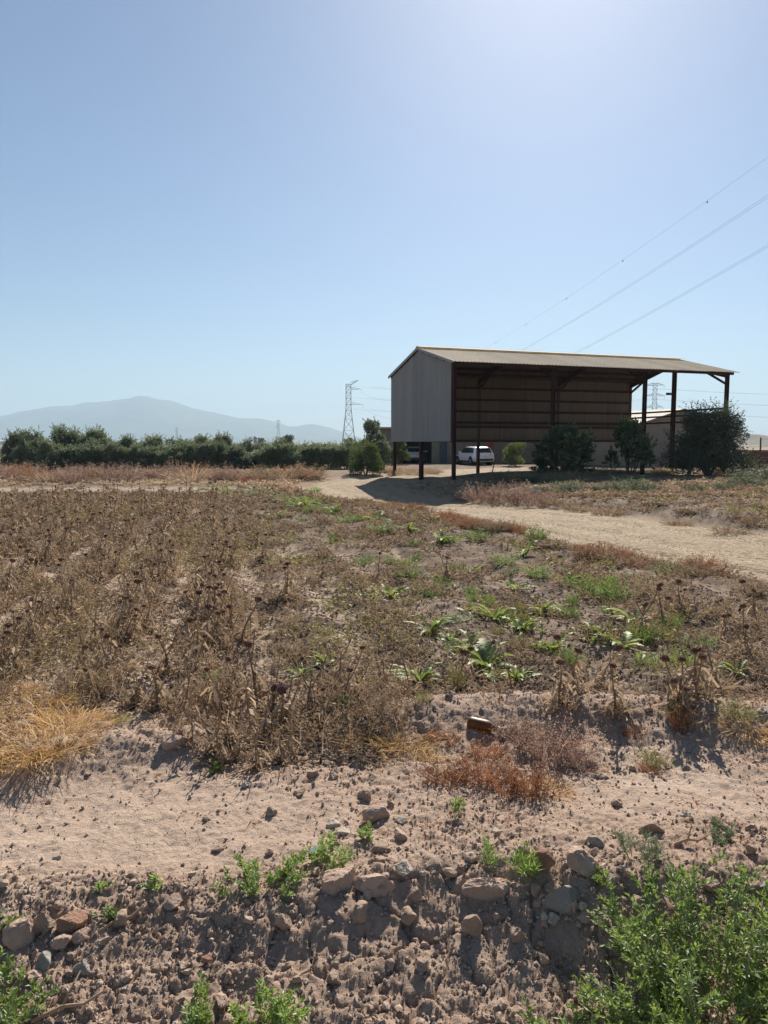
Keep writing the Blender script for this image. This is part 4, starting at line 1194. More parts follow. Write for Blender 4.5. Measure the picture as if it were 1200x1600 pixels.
# rusty verge along the near side of the road
T_ = unit(np.gradient(ROAD, axis=0)); vg = []
i = 0
while len(vg) < 100:
    k = r3.uniform(9.5, 36); j = int(k); c0 = ROAD[j] * (1 - k + j) + ROAD[j + 1] * (k - j); t0 = T_[j]
    off = r3.uniform(2.45, 2.85 + .06 * max(0, 24 - c0[1]))
    p = c0 + np.array([-t0[1], t0[0]]) * off
    if p[1] < 8.6 or p[1] > 33: continue
    if fbm(np.array([p[0] * .5]), np.array([p[1] * .5]), 2, 77)[0] < .46: continue
    vg.append(p)
for p in vg:
    y = p[1]; w = 'nearest stretch' if y < 13 else ('middle stretch' if y < 20 else 'far stretch')
    tuft('rust_weed', 'rusty or brown dry weed on the near road verge, %s' % w, 'weed', p, r3.uniform(.25, .48), r3.uniform(.13, .30), 'rusty weeds along the near road verge', RUSTY if r3.uniform() < .6 else BROWNB, r3)
# clumps on the far side of the road and in front of the shed
BG = 'pinkish dry bushes before the shed'
for xy, rad, h, lab in [((3.62, 27.31), .9, .85, 'pinkish-brown dry bush before the shed, leftmost and reddest'), ((4.21, 26.06), 1.0, .95, 'tallest pinkish-brown dry bush before the shed'), ((4.70, 25.06), .9, .85, 'pinkish dry bush before the shed, third from left'), ((5.06, 23.96), .8, .75, 'pinkish dry bush before the shed, rightmost'), ((3.07, 28.87), .5, .4, 'small rusty dry bush left of the pink bushes')]:
    tuft('dry_bush', lab, 'bush', xy, rad, h, BG, PINKY, r3)
for xy, rad, h, lab in [((5.55, 22.72), .6, .35, 'low brown weed on the far verge right of the pink bushes'), ((5.54, 21.16), .5, .3, 'low brown weed on the pale far verge, second'), ((6.04, 19.76), .6, .35, 'low brown weed on the pale far verge, third'), ((6.78, 16.85), .5, .25, 'low green-brown weed on the pale far verge'), ((8.09, 15.96), .5, .3, 'brown weed on the far verge at the right edge'), ((7.09, 14.99), .5, .25, 'brown weed low on the far verge near the right edge')]:
    tuft('dry_bush', lab, 'weed', xy, rad, h, 'low weeds on the far road verge', BROWNB, r3)
GG = 'grey-green shrubs before the shed'
for xy, rad, h, lab in [((6.59, 25.80), .85, .55, 'grey-green shrub at the foot of the left fig tree'), ((7.47, 25.60), .5, .35, 'small grey-green shrub between the two fig trees'), ((8.57, 25.55), .95, .70, 'largest grey-green shrub below the right fig tree'), ((9.19, 25.60), .6, .4, 'grey-green shrub right of the largest one'), ((5.67, 26.05), .7, .4, 'dark grey-green shrub left of the left fig tree'), ((10.71, 25.35), .5, .45, 'thin grey-green shrub before the big olive bush'), ((13.76, 27.97), .9, .6, 'grey-green weed clump right of the big olive bush'), ((15.90, 30.99), 1.2, .9, 'grey-green weed clump at the right edge'), ((12.10, 26.21), .6, .4, 'low grey-green weed right of the olive trunk')]:
    tuft('grey_green_shrub', lab, 'shrub', xy, rad, h, GG, GREYT, r3)
# tan grass under and behind the shed
for i in range(46):
    k = r3.uniform(0, 1)
    if i < 16: x, y, w = r3.uniform(.2, 3.2), r3.uniform(42.5, 46.5), 'under the left gable of the shed'
    elif i < 34: x, y, w = r3.uniform(8.5, 15.5), r3.uniform(38.5, 43), 'behind the fig trees under the shed'
    else: x, y, w = r3.uniform(15, 23), r3.uniform(38.5, 43), 'around the big olive bush'
    tuft('dry_grass_clump', 'tan dry grass clump %s' % w, 'grass', (x, y), r3.uniform(.5, .9), r3.uniform(.3, .65), 'tan grass around the shed', STRAWB, r3)
for i in range(26):
    x, y = r3.uniform(4.0, 8.8), r3.uniform(31.0, 34.8)
    tuft('dry_bush', 'dark dry weed in the shade before the shed front', 'weed', (x, y), r3.uniform(.4, .8), r3.uniform(.25, .6), 'dark weeds in the shed shadow', BROWNB if i % 3 else GREYT, r3)

# margin of dry bushes between field and olive rows
MG = 'dry bushes along the olive grove'
for i in range(64):
    px_ = -30 + i * 9.6 + r3.uniform(-6, 6)
    y = r3.uniform(33.0, 40.5); x = (px_ - 600) / 1150 * y
    d, s_ = road_dist(np.array([x]), np.array([y]))
    if d[0] < 2.4: continue
    kind = r3.choice(4, p=[.38, .22, .25, .15])
    ms, wd = ((PINKY, 'pinkish-tan'), (RUSTY, 'reddish-brown'), (STRAWB, 'straw-coloured'), (BROWNB, 'brown'))[kind]
    sec = 'left end' if px_ < 190 else ('middle' if px_ < 380 else 'right end by the road bend')
    tuft('dry_bush', '%s dry bush in the margin before the olive row, %s' % (wd, sec), 'bush', (x, y), r3.uniform(.8, 1.6), r3.uniform(.4, 1.05), MG, ms, r3)
mg = Geo()
P = scatter(2600, lambda y: -.62 * y, lambda y: -.10 * y + 0, 31.5, 46, lambda x, y: .25 + sstep(.4, .6, fbm(x * .4, y * .4, 3, 44)), r3); wisps(mg, P, 7, .10, .30, 1.0, 0, r3, .4, .4, 2, (.2, 1), .12)
P = scatter(500, lambda y: .04 * y, lambda y: .60 * y, 23, 34, lambda x, y: .2 + .8 * sstep(.5, .6, fbm(x * .5, y * .5, 3, 45)), r3); wisps(mg, P, 6, .08, .25, 1.0, 1, r3, .6, .4, 2, (.0, 1), .12)
P = scatter(1000, lambda y: .22 * y, lambda y: .60 * y, 14, 30, lambda x, y: .15 + .8 * sstep(.5, .6, fbm(x * .7, y * .7, 3, 46)), r3); wisps(mg, P, 5, .04, .14, 1.0, 0, r3, .8, .4, 2, (.0, 1), .1)
tag(mg.obj('margin_grass', [L_TAN, L_DRY]), 'thin dry grass on the margins beyond the field and road', 'grass', kind='stuff')

# green weeds in the field and verge
GW = 'green weeds in the field'
for xy, rad, h, lab in [((2.78, 13.19), .32, .42, 'bright green upright weed at the end of the rusty verge'), ((2.55, 8.38), .42, .42, 'large light-green bushy weed near the road'), ((2.42, 8.99), .26, .26, 'small green weed left of the large bushy weed'), ((2.37, 6.60), .22, .28, 'green bushy weed right of the artichoke leaves'),
        ((1.71, 13.49), .35, .3, 'green weed beside the verge mid-way'), ((1.14, 13.04), .3, .22, 'green weed left of the verge mid-way'), ((-2.35, 20.67), .7, .4, 'green weed patch by the field corner, largest'), ((-3.26, 23.38), .6, .32, 'green weed at the field corner, left'), ((-1.55, 18.72), .5, .3, 'green weed at the field corner, right'), ((-6.03, 27.70), .8, .3, 'low green weed at the far edge of the field'), ((-4.69, 26.24), .7, .28, 'low green weed at the far edge, right of the first'),
        ((-0.80, 16.66), .5, .28, 'green weed along the field edge towards the road'), ((0.00, 14.30), .45, .25, 'green weed along the field edge, nearer'), ((3.96, 10.22), .3, .22, 'green weed at the road edge on the right'), ((2.05, 9.69), .3, .2, 'low green weed mid-field on the right'), ((1.78, 10.66), .3, .2, 'low green weed below the verge'), ((-0.25, 4.73), .07, .15, 'small green sprig at the front of the field'),
        ((-1.25, 5.18), .10, .12, 'small green weed among the dry stalks, front left'), ((0.34, 9.63), .25, .18, 'low green weed mid-field'), ((-0.29, 10.99), .25, .18, 'low green weed left of mid-field'), ((-3.01, 31.44), .5, .35, 'green weed at the road bend'), ((11.59, 33.74), .4, .3, 'green weed by the shed post'), ((10.55, 29.92), .3, .25, 'small green weed before the right fig tree')]:
    tuft('green_weed', lab, 'weed', xy, rad, h, GW, GREENT, r3)

band = catmull([(-6.32, 28.45), (-3.45, 23.28), (-1.20, 17.11), (0.23, 12.94), (0.86, 9.72), (1.09, 7.68), (1.49, 6.99), (2.03, 6.93), (2.40, 6.60)], 12)
for i in range(75):
    p = band[r3.integers(0, len(band))] + r3.normal(0, 1, 2) * [.55, .9]
    if road_dist(np.array([p[0]]), np.array([p[1]]))[0][0] < 2.5 or p[1] < 4.9: continue
    w = 'far end' if p[1] > 17 else ('middle' if p[1] > 9 else 'near end')
    tuft('green_weed', 'small green weed in the leafy band along the field, %s' % w, 'weed', p, r3.uniform(.09, .22), r3.uniform(.07, .2), 'small green weeds of the leafy band', GREENT if i % 3 else YELLOW, r3)

# ------------------------------------------------------------------ artichoke rosettes: each leaf a part
def art_leaf(seed):
    r = np.random.default_rng(seed)
    m = 15; t = np.linspace(0, 1, m)
    mid = np.stack([t * .9, np.zeros(m) + .04 * np.sin(3 * t + seed), .62 * t - .55 * t * t], 1)
    env = np.sin(np.clip(t * 1.02, 0, 1) * math.pi) ** .6 * .088 + .010
    lob = env * (1 + .38 * np.where(np.arange(m) % 2 == 0, 1, -1) * (t < .85))
    lob[-1] = .004
    up = .06 * np.sin(t * math.pi)
    Lp = mid + np.stack([-.02 * np.ones(m), lob, up * 1.0], 1); Rp = mid + np.stack([-.02 * np.ones(m), -lob, up * 1.0], 1)
    V = np.concatenate([Lp, mid, Rp]) + r.normal(0, .006, (3 * m, 3))
    F = [(i, i + 1, m + i + 1, m + i) for i in range(m - 1)] + [(m + i, m + i + 1, 2 * m + i + 1, 2 * m + i) for i in range(m - 1)]
    T = np.concatenate([t * .6 + .1, np.full(m, .95), t * .6 + .1])
    return Geo().add(V, F, 0, np.clip(T + r.normal(0, .08, 3 * m), 0, 1)).mesh('leaf', L_ART, True)
AL = [art_leaf(800 + k) for k in range(5)]
def rosette(xy, size, label, r, n=None):
    o = thing('artichoke_plant', label, 'artichoke', (0, 0, 0), r.uniform(0, 6), 'green artichoke plants in the field')
    on_ground(o, *xy)
    n = n or r.integers(8, 17)
    for k in range(n):
        l = link('leaf', AL[r.integers(0, 5)], o)
        s = size * .92 * r.uniform(.45, 1.15)
        l.scale = (s, s * r.uniform(.6, 1.25), s * r.uniform(.45, 1.3)); l.rotation_euler = (r.normal(0, .2), -r.uniform(-.1, .75), 2.4 * k + r.normal(0, .3))
    return o
for xy, s, lab in [((0.46, 6.97), .34, 'green artichoke plant with yellow tips, left end of the leafy row'), ((0.62, 6.64), .26, 'small artichoke plant right of the left end of the leafy row'), ((1.15, 7.43), .36, 'artichoke plant with long yellowing leaves, back of the leafy row'), ((1.32, 7.01), .30, 'artichoke plant with leaves pointing right, back of the leafy row'), ((0.82, 5.73), .42, 'largest green artichoke plant, front of the leafy row'), ((0.76, 6.31), .28, 'artichoke plant just behind the largest one'), ((0.99, 5.36), .26, 'low artichoke plant right of the largest one'),
        ((1.47, 6.24), .34, 'artichoke plant right of the largest one, further back'), ((1.93, 6.57), .30, 'artichoke plant under the large bushy weed'), ((2.46, 7.15), .34, 'artichoke plant with arching leaves near the dark thistles'), ((2.07, 6.26), .32, 'artichoke plant with silvery leaves, right side'), ((0.28, 5.27), .32, 'upright artichoke plant alone left of the feathery weed'), ((-0.45, 5.68), .24, 'small artichoke plant among the dry stalks, left of centre'), ((0.09, 8.69), .30, 'small artichoke plant mid-field'), ((1.64, 9.08), .34, 'dark artichoke plant below the road verge'),
        ((2.48, 9.69), .32, 'artichoke plant beside the light-green bushy weed'), ((1.03, 13.04), .5, 'artichoke plant beside the verge, left'), ((2.24, 11.58), .36, 'artichoke plant near the bright upright weed'), ((-0.15, 16.61), .5, 'artichoke plant by the field edge, far left'), ((0.52, 14.95), .45, 'artichoke plant by the field edge, second'), ((-2.10, 20.07), .6, 'artichoke plant at the field corner'), ((-1.23, 18.72), .5, 'artichoke plant at the field corner, right one'), ((1.22, 9.91), .3, 'small artichoke plant mid-field right'), ((1.69, 7.64), .3, 'small artichoke plant behind the leafy row'), ((-0.63, 5.47), .2, 'tiny artichoke plant among dry stalks'), ((2.68, 5.46), .22, 'silvery artichoke leaves at the right edge')]:
    rosette(xy, s, lab, r3)
for i in range(26):
    p = band[r3.integers(20, len(band))] + r3.normal(0, 1, 2) * [.5, .8]
    if road_dist(np.array([p[0]]), np.array([p[1]]))[0][0] < 2.6 or p[1] < 4.95: continue
    rosette(p, r3.uniform(.13, .24), 'young artichoke shoot in the leafy band, %s' % ('far part' if p[1] > 12 else ('middle part' if p[1] > 8 else 'near part')), r3, r3.integers(4, 9))

# ------------------------------------------------------------------ fresh green herbs on the bank
def herb(name, label, xy, height, spread, nst, r, leafL=.028, leafW=.010, br=6, lpb=11, sink=.02, lean=(0, 0), group='fresh green herbs on the bank', mats=None, up=.25):
    o = thing(name, label, 'herb', (0, 0, 0), 0, group)
    on_ground(o, *xy, sink)
    st, lf = Geo(), Geo()
    LM = mats or L_HERB
    for k in range(nst):
        a = r.uniform(0, 6.28); q = spread * math.sqrt(r.uniform(.02, 1)); H_ = height * r.uniform(.55, 1.05) * (1 - .35 * (q / spread) ** 2)
        t = np.linspace(0, 1, 7)[:, None]
        end = np.array([math.cos(a) * q + lean[0], math.sin(a) * q + lean[1], H_]); p0 = np.array([math.cos(a) * q * .15, math.sin(a) * q * .15, 0])
        mid = p0 * .5 + end * .5 + np.array([math.cos(a) * q * .12, math.sin(a) * q * .12, -H_ * .10]) + r.normal(0, .01, 3)
        path = (1 - t) ** 2 * p0 + 2 * t * (1 - t) * mid + t * t * end
        rs = .0035 * (height / .4) ** .5
        st.add(*tube(path, np.linspace(rs, rs * .4, 7), 4), 0, r.uniform(.2, 1))
        tips = [(path[-1], unit(path[-1] - path[-2]), .09 * (height / .5) ** .5)]
        for b in range(br):
            u = r.uniform(.30, .95); P = np.array([np.interp(u, t[:, 0], path[:, i]) for i in range(3)])
            d = unit(unit(path[-1] - path[0]) * .8 + rand_dirs(1, r, -.1, .7)[0]); L = r.uniform(.05, .14) * (height / .5) ** .7
            st.add(*sticks([P], [P + d * L], rs * .5, rs * .3), 0, .7); tips.append((P + d * L, d, L))
        for P, d, L in tips:
            u = r.uniform(0, 1, lpb) ** .7
            B = P - d * (L * (1 - u))[:, None]
            D = unit(d * (.25 + .7 * u[:, None]) + rand_dirs(lpb, r, -.35, .8) * .9 + [0, 0, up * .5])
            s = r.uniform(.6, 1.15, lpb) * (1.15 - .35 * u)
            lf.add(*leaves(B, D, leafL * s, leafW * s, .22, r, (0, 0, 1)), 0, np.repeat(np.clip(.25 + .6 * u + r.normal(0, .15, lpb), 0, 1), 5))
    st.obj('stem', L_HSTEM, o); stuff_part(lf.obj('foliage', LM, o))
    return o
r4 = np.random.default_rng(41)
herb('green_herb', 'big leafy green herb bush filling the lower right corner', (1.02, 2.08), .50, .44, 56, r4, .028, .0115, 10, 16, .05, (.03, .05))
herb('green_herb', 'leafy green herb at the right edge beside the big bush', (1.52, 2.36), .40, .32, 26, r4, .032, .012, 7, 12, .05)
herb('green_herb', 'low leafy shoots of herb at the lower edge left of the big bush', (.62, 2.02), .26, .24, 16, r4, .030, .011, 6, 11, .04)
herb('green_herb', 'leafy green herb in the lower left corner', (-1.24, 2.13), .22, .24, 26, r4, .028, .010, 6, 11, .04)
herb('green_herb', 'green herb sprig at the bottom edge, left one of a pair', (-.60, 2.10), .15, .13, 10, r4, .028, .010, 6, 10, .03)
herb('green_herb', 'green herb sprig at the bottom edge, right one of a pair', (-.36, 2.10), .15, .12, 10, r4, .028, .010, 6, 10, .03)
herb('green_herb', 'low spreading light-green herb on the bank top, left of the rocks', (-0.46, 2.66), .12, .17, 20, r4, .022, .009, 5, 10)
herb('green_herb', 'upright green herb behind the two big rocks', (-0.22, 2.79), .14, .10, 13, r4, .020, .008, 5, 10)
herb('green_herb', 'small green herb behind the pale stones', (-0.07, 2.98), .09, .045, 6, r4, .018, .008, 4, 9)
herb('green_spike', 'thin upright green spike below the rusty weeds', (0.33, 3.16), .14, .012, 3, r4, .024, .005, 5, 11, up=.8)
herb('green_herb', 'sparse spiky green herb right of the small stones', (0.41, 2.74), .12, .07, 6, r4, .03, .004, 4, 8)
herb('green_herb', 'grassy green herb beside the reddish rock', (0.54, 2.65), .12, .05, 8, r4, .045, .007, 3, 8, up=.8)
herb('feathery_herb', 'feathery grey-green herb above the grey slab rock', (0.97, 2.71), .16, .10, 9, r4, .024, .003, 8, 12, mats=L_GREYG)
herb('feathery_herb', 'small pale green herb on the right bank', (1.44, 2.98), .10, .09, 10, r4, .022, .005, 6, 10, mats=L_GREYG)
herb('green_herb', 'tiny dark green sprout on the left mud flat, left one', (-1.09, 2.69), .035, .04, 5, r4, .03, .010, 2, 5)
herb('green_herb', 'tiny dark green sprout on the left mud flat, right one', (-0.89, 2.68), .035, .035, 5, r4, .03, .010, 2, 5)
herb('green_herb', 'small green sprout between the left boulders and the clods', (-1.00, 2.55), .06, .04, 5, r4, .03, .009, 3, 6)
herb('green_herb', 'small green sprout at the left edge by the pink boulder', (-1.35, 2.48), .09, .05, 7, r4, .02, .008, 4, 8)
herb('green_herb', 'green sprout below the collapsed thistle', (-0.89, 3.72), .07, .04, 6, r4, .02, .008, 3, 8)
herb('green_herb', 'small green sprout on the bank right of the reddish rock', (0.80, 2.60), .06, .05, 6, r4, .02, .006, 4, 8)

# ------------------------------------------------------------------ trees
def crown_geo(r, centres, radii, n, L, W, flat=.8):
    g = Geo()
    for c, R0 in zip(centres, radii):
        m = int(n * (R0 ** 2) / sum(q * q for q in radii))
        d = rand_dirs(m, r, -.85, 1); q = R0 * r.uniform(.35, 1.08, m) ** .6
        P = np.array(c) + d * (q[:, None]) * [1, 1, flat]
        D = unit(d * .6 + rand_dirs(m, r) * .9 + [0, 0, .15])
        g.add(*leaves(P, D, L * r.uniform(.6, 1.3, m), W * r.uniform(.7, 1.3, m), .2, r), 0, np.repeat(np.clip(r.normal(.5, .28, m), 0, 1), 5))
    return g
def tree_meshes(seed, h, w, leaf, L, W, n, trunks=3, nclump=26, low=.12, shoots=0):
    r = np.random.default_rng(seed)
    cs, rs = [], []
    tg = Geo()
    base = []
    for k in range(trunks):
        a = 2 * math.pi * k / trunks + r.uniform(-.4, .4)
        top = np.array([math.cos(a) * w * .22, math.sin(a) * w * .22, h * .6])
        t = np.linspace(0, 1, 6)[:, None]
        path = t * top + np.array([0, 0, -.1]) * (1 - t) + r.normal(0, .03 * h / 2.5, (6, 3)) * t * (1 - t) * 4
        tg.add(*tube(path, np.linspace(.05, .018, 6) * h / 2.2, 6)); base.append(path)
    for k in range(nclump):
        z = r.uniform(low, .95); ww = w / 2 * math.sin(min(1, .28 + z * .95) * math.pi * .80) ** .55 * (1.02 - .25 * z)
        a = r.uniform(0, 6.28); q = ww * math.sqrt(r.uniform(.15, 1)) * .8
        c = np.array([math.cos(a) * q, math.sin(a) * q, z * h * .93]); cs.append(c); rs.append(w * r.uniform(.06, .17))
        pth = base[k % trunks]; j = pth[r.integers(2, 6)]
        tg.add(*sticks([j], [c], .012 * h / 2.2, .005))
    g = crown_geo(r, cs, rs, n, L, W)
    if shoots:
        B = np.array(cs)[r.integers(0, nclump, shoots)]; D = unit(rand_dirs(shoots, r, .2, 1) + [0, 0, .6]); Ls = r.uniform(.12, .38, shoots) ** 1.2 * w * .95
        for u in np.linspace(.3, 1, 9):
            g.add(*leaves(B + D * (Ls * u)[:, None], unit(D + rand_dirs(shoots, r) * .8), L, W, .2, r), 0, np.repeat(r.uniform(.3, 1, shoots), 5))
    return tg.mesh('trunk', M_BARK), g.mesh('crown', leaf)
def put_tree(name, label, xy, ms, s, group=None, rz=0, cat='tree'):
    o = thing(name, label, cat, (0, 0, 0), rz, group); on_ground(o, *xy, .05); o.scale = s if isinstance(s, tuple) else (s, s, s)
    link('trunk', ms[0], o); stuff_part(link('crown', ms[1], o))
    return o
OL = [tree_meshes(900 + k, 2.1, 2.2, L_OLIVE, .12, .045, 7500, 3, 40, .05, 420) for k in range(5)]
OG = 'olive trees of the grove'
n_front = 17
ords = ['first', 'second', 'third', 'fourth', 'fifth', 'sixth', 'seventh', 'eighth', 'ninth', 'tenth', 'eleventh', 'twelfth', 'thirteenth', 'fourteenth', 'fifteenth', 'sixteenth', 'seventeenth', 'eighteenth', 'nineteenth', 'twentieth']
for k in range(n_front):
    x = -20.8 + k * 1.14 + r4.uniform(-.15, .15); y = 46.2 + k * .30 + r4.uniform(-.3, .3)
    put_tree('olive_tree', 'olive tree in the front hedge row, %s from the left' % ords[k], (x, y), OL[r4.integers(0, 5)], (r4.uniform(1.0, 1.3), r4.uniform(1.0, 1.3), r4.uniform(.72, .94)), OG, r4.uniform(0, 6))
for k in range(15):
    x = -25.0 + k * 1.75 + r4.uniform(-.2, .2); y = 56.5 + k * .2 + r4.uniform(-.4, .4)
    hh = r4.uniform(1.0, 1.18) if k < 9 else r4.uniform(.78, .95)
    put_tree('olive_tree', 'olive tree in the back row, %s from the left' % ords[k], (x, y), OL[r4.integers(0, 5)], (1.4, 1.4, hh), OG, r4.uniform(0, 6))
for k, (x, y, s) in enumerate([(-24.6, 49.5, 1.15), (-23.0, 48.6, 1.24), (-21.4, 49.8, 1.30), (-25.2, 52.5, 1.05), (-22.4, 52.0, 1.3), (-20.0, 51.0, 1.25)]):
    put_tree('olive_tree', 'taller olive tree in the left clump of the grove, %s' % ['outermost at the front', 'front middle', 'front right', 'outermost behind', 'behind the middle', 'rightmost of the clump'][k], (x, y), OL[k % 5], (s, s, s * 1.02), OG, k * 1.3)
CT = tree_meshes(920, 2.15, 2.4, L_CITRUS, .11, .05, 8000, 3, 40, .10, 60)
put_tree('citrus_bush', 'rounded yellow-green bush at the left corner of the shed', (-1.06, 43.36), CT, 1.0, None, 1.0, 'bush')
put_tree('broadleaf_tree', 'loose dark tree behind the yellow-green bush, left of the shed', (-.75, 55.0), tree_meshes(921, 3.6, 2.5, L_OLIVE, .16, .08, 4500, 2, 24, .42, 60), 1.0)
FG = [tree_meshes(930 + k, 2.6, 3.3, L_BROAD, .25, .17, 950, 5, 24, .22, 120) for k in range(2)]
put_tree('fig_tree', 'dark spreading fig tree before the middle shed post', (8.35, 34.2), FG[0], (1.12, 1.12, .86), 'fig trees before the shed', .4)
put_tree('fig_tree', 'narrower dark fig tree beside the third shed post', (11.8, 35.2), FG[1], (.74, .74, .98), 'fig trees before the shed', 2.0)
put_tree('olive_bush', 'big dense dark olive bush at the open right end of the shed', (16.7, 37.9), tree_meshes(940, 3.75, 4.2, L_OLIVED, .13, .05, 17000, 4, 80, .04, 700), (1.16, 1.16, .93), None, 0, 'bush')
put_tree('fruit_tree', 'small green shrub under the shed behind the white car', (10.3, 58.0), tree_meshes(950, 2.0, 2.2, L_CITRUS, .14, .07, 3000, 2, 22, .12, 30), 1.0, 'shrubs by the outbuilding', 0, 'shrub')
put_tree('fruit_tree', 'leafy green shrub beside the open garage under the left gable', (1.35, 60.0), tree_meshes(951, 2.3, 1.9, L_CITRUS, .14, .07, 3000, 2, 22, .08, 30), 1.0, 'shrubs by the outbuilding', 0, 'shrub')
o = thing('potted_flower', 'orange-red flowering plant against the wall above the white car', 'plant', (9.3, 64.6, -.1), 0)
g = Geo(); g.add(*tube([(0, 0, 0), (0, 0, .5)], [.16, .22], 10)); g.obj('pot', m_plain('terracotta', (.30, .11, .06), .85), o)
g = crown_geo(r4, [(0, 0, 1.5), (.1, 0, 1.8), (-.1, 0, 1.2)], [.3, .28, .3], 500, .13, .09); stuff_part(g.obj('flowers', m_leaf('orange_flower', (.45, .07, .03), (.60, .15, .06), .3), o)); Geo().add(*sticks([(0, 0, .45)], [(0, 0, 1.6)], .03, .02)).obj('stem', M_BARK, o)
for px, d, h, w, lab in ((448, 150., 3.3, 4.0, 'dark round tree beyond the olive rows left of the tall pylon'), (315, 330., 5.5, 9.0, 'small dark tree group member on the horizon beyond the olive rows'), (543, 170., 2.8, 4.4, 'low dark tree at the foot of the tall pylon'), (410, 400., 4.6, 6.0, 'tiny dark tree on the horizon beside the silos'), (353, 380., 4.0, 5.0, 'tiny dark tree on the horizon left of the silos')):
    put_tree('distant_tree', lab, ((px - 600) / 1150 * d, d), tree_meshes(int(960 + px), h, w, L_OLIVE, .45, .28, 1500, 1, 20, .25), 1.0, 'trees on the plain')

# ------------------------------------------------------------------ rocks, clods, bottle and small things
def m_rock(name, a, b):
    t = NT(name); co = t.objco()
    n = t.noise(9, 6, co); n2 = t.noise(60, 5, co, .7)
    c = t.mix(t.ramp(n, .35, .65), a, b)
    c = t.mix(t.math('MULTIPLY', t.ramp(n2, .5, .75), .5), c, tuple(v * .62 for v in a))
    t.principled(c, .9, t.bump(t.math('ADD', n2, t.math('MULTIPLY', n, 2.0)), .7, .01), spec=.15)
    return t.m
ROCKM = {'pink': m_rock('pinkish_sandstone', (.38, .262, .196), (.47, .348, .265)), 'pale': m_rock('pale_limestone', (.40, .335, .265), (.50, .43, .35)),
         'grey': m_rock('grey_limestone', (.25, .23, .205), (.335, .31, .275)), 'red': m_rock('reddish_stone', (.25, .14, .095), (.33, .205, .14)), 'clod': m_rock('earth_clod', (.30, .218, .163), (.39, .288, .218))}
def rock_geo(seed, a, b, c, cuts=13, sub=3, bump=.13):
    r = np.random.default_rng(seed)
    V, F = ico(sub)
    V = V.copy()
    for k in range(cuts):                            # cleave flat faces
        n = rand_dirs(1, r)[0]; h = r.uniform(.42, .82)
        d = V @ n
        V = V - np.outer(np.maximum(d - h, 0) * .92, n)
    q = V * 2.3
    nz = fbm(q[:, 0] + q[:, 2] * .7, q[:, 1] - q[:, 2] * .5, 3, seed) - .5
    V = V * (1 + bump * 2 * nz)[:, None] + r.normal(0, .014, V.shape)
    return Geo().add(V * [a, b, c], F)
r5 = np.random.default_rng(51)
def rock(px, w, h, kind, label, name='rock', sink=.38, rz=None, dep=.8, i=[0]):
    """px = (x, y) on the ground; w, h = size in metres"""
    i[0] += 1
    o = tag(rock_geo(2000 + i[0], w / 2, w / 2 * dep, h / 2).obj(name, ROCKM[kind], None, False), label, 'rock' if name != 'earth_clod' else 'clod', 'stones on the bank' if name != 'earth_clod' else 'clods on the bank')
    x, y = px
    o.location = (x, y, HF(x, y) * .5 + float(hbase(x, y)) * .5 + h / 2 - h * sink); o.rotation_euler = (r5.normal(0, .15), r5.normal(0, .15), r5.uniform(0, 6) if rz is None else rz)
    return o
k = 2.55 / 1150 * 1.16                                # metres per photo pixel at the bank
rock((-1.29, 2.45), 52*k, 62*k, 'pink', 'large pinkish boulder at the left edge of the bank', dep=.7, rz=.2)
rock((-1.22, 2.50), 40*k, 40*k, 'clod', 'rough brown lump between the two left boulders')
rock((-1.13, 2.50), 50*k, 42*k, 'red', 'reddish-brown boulder with a rounded top, third from the left edge')
rock((-1.14, 2.45), 38*k, 18*k, 'pink', 'flat pinkish stone in front of the reddish boulder')
rock((-1.08, 2.47), 26*k, 24*k, 'pink', 'small pink stone right of the reddish boulder')
rock((-1.16, 2.36), 30*k, 30*k, 'grey', 'round grey stone above the lower-left herb')
rock((-1.02, 2.33), 24*k, 26*k, 'grey', 'small grey stone right of the round one above the lower-left herb')
rock((-0.15, 2.64), 72*k, 66*k, 'pink', 'big angular pinkish rock leaning on the bank top, left of a pair', dep=.6, rz=.5)
rock((-0.04, 2.63), 64*k, 42*k, 'pink', 'big rounded pale-pink rock, right of a pair on the bank top', dep=.65, rz=-.1)
rock((0.08, 2.69), 38*k, 26*k, 'pale', 'pale wedge stone right of the rock pair')
rock((-0.02, 2.62), 28*k, 16*k, 'pink', 'small flat stone in front of the rounded rock')
rock((-0.03, 3.17), 70*k*1.1, 40*k, 'pink', 'broad flat pinkish block among the rubble behind the rock pair', dep=.5, rz=.1)
rock((0.08, 3.13), 28*k*1.1, 24*k, 'pale', 'pale stone right of the broad flat block')
rock((0.07, 2.99), 32*k*1.1, 28*k, 'pink', 'pinkish egg-shaped stone behind the rock pair')
rock((-0.01, 2.90), 38*k*1.1, 28*k, 'clod', 'cracked brown stone just behind the rounded rock')
rock((-0.17, 3.06), 28*k*1.1, 18*k, 'pale', 'whitish flat stone left of the small herb')
rock((-0.23, 3.14), 34*k*1.1, 18*k, 'pale', 'whitish low stone, furthest left of the rubble')
rock((0.39, 2.63), 74*k, 54*k, 'pink', 'large triangular pinkish slab in the middle of the bank top', dep=.5, rz=.1)
rock((0.26, 2.71), 28*k, 20*k, 'clod', 'dull brown stone left of the triangular slab')
rock((0.11, 2.61), 28*k, 22*k, 'clod', 'dull brown stone below the pale wedge stone')
rock((-0.06, 2.58), 18*k, 18*k, 'pale', 'tiny pale stone below the rounded rock')
rock((0.48, 3.01), 20*k*1.1, 22*k, 'pale', 'small pale pointed stone below the rusty weeds')
rock((0.34, 3.06), 16*k*1.1, 14*k, 'pale', 'tiny pale stone at the foot of the green spike')
rock((0.60, 2.70), 50*k, 44*k, 'red', 'reddish rock beside the grassy herb', dep=.7)
rock((0.76, 2.66), 62*k, 54*k, 'pink', 'big blocky pinkish boulder right of the reddish rock', dep=.7, rz=.3)
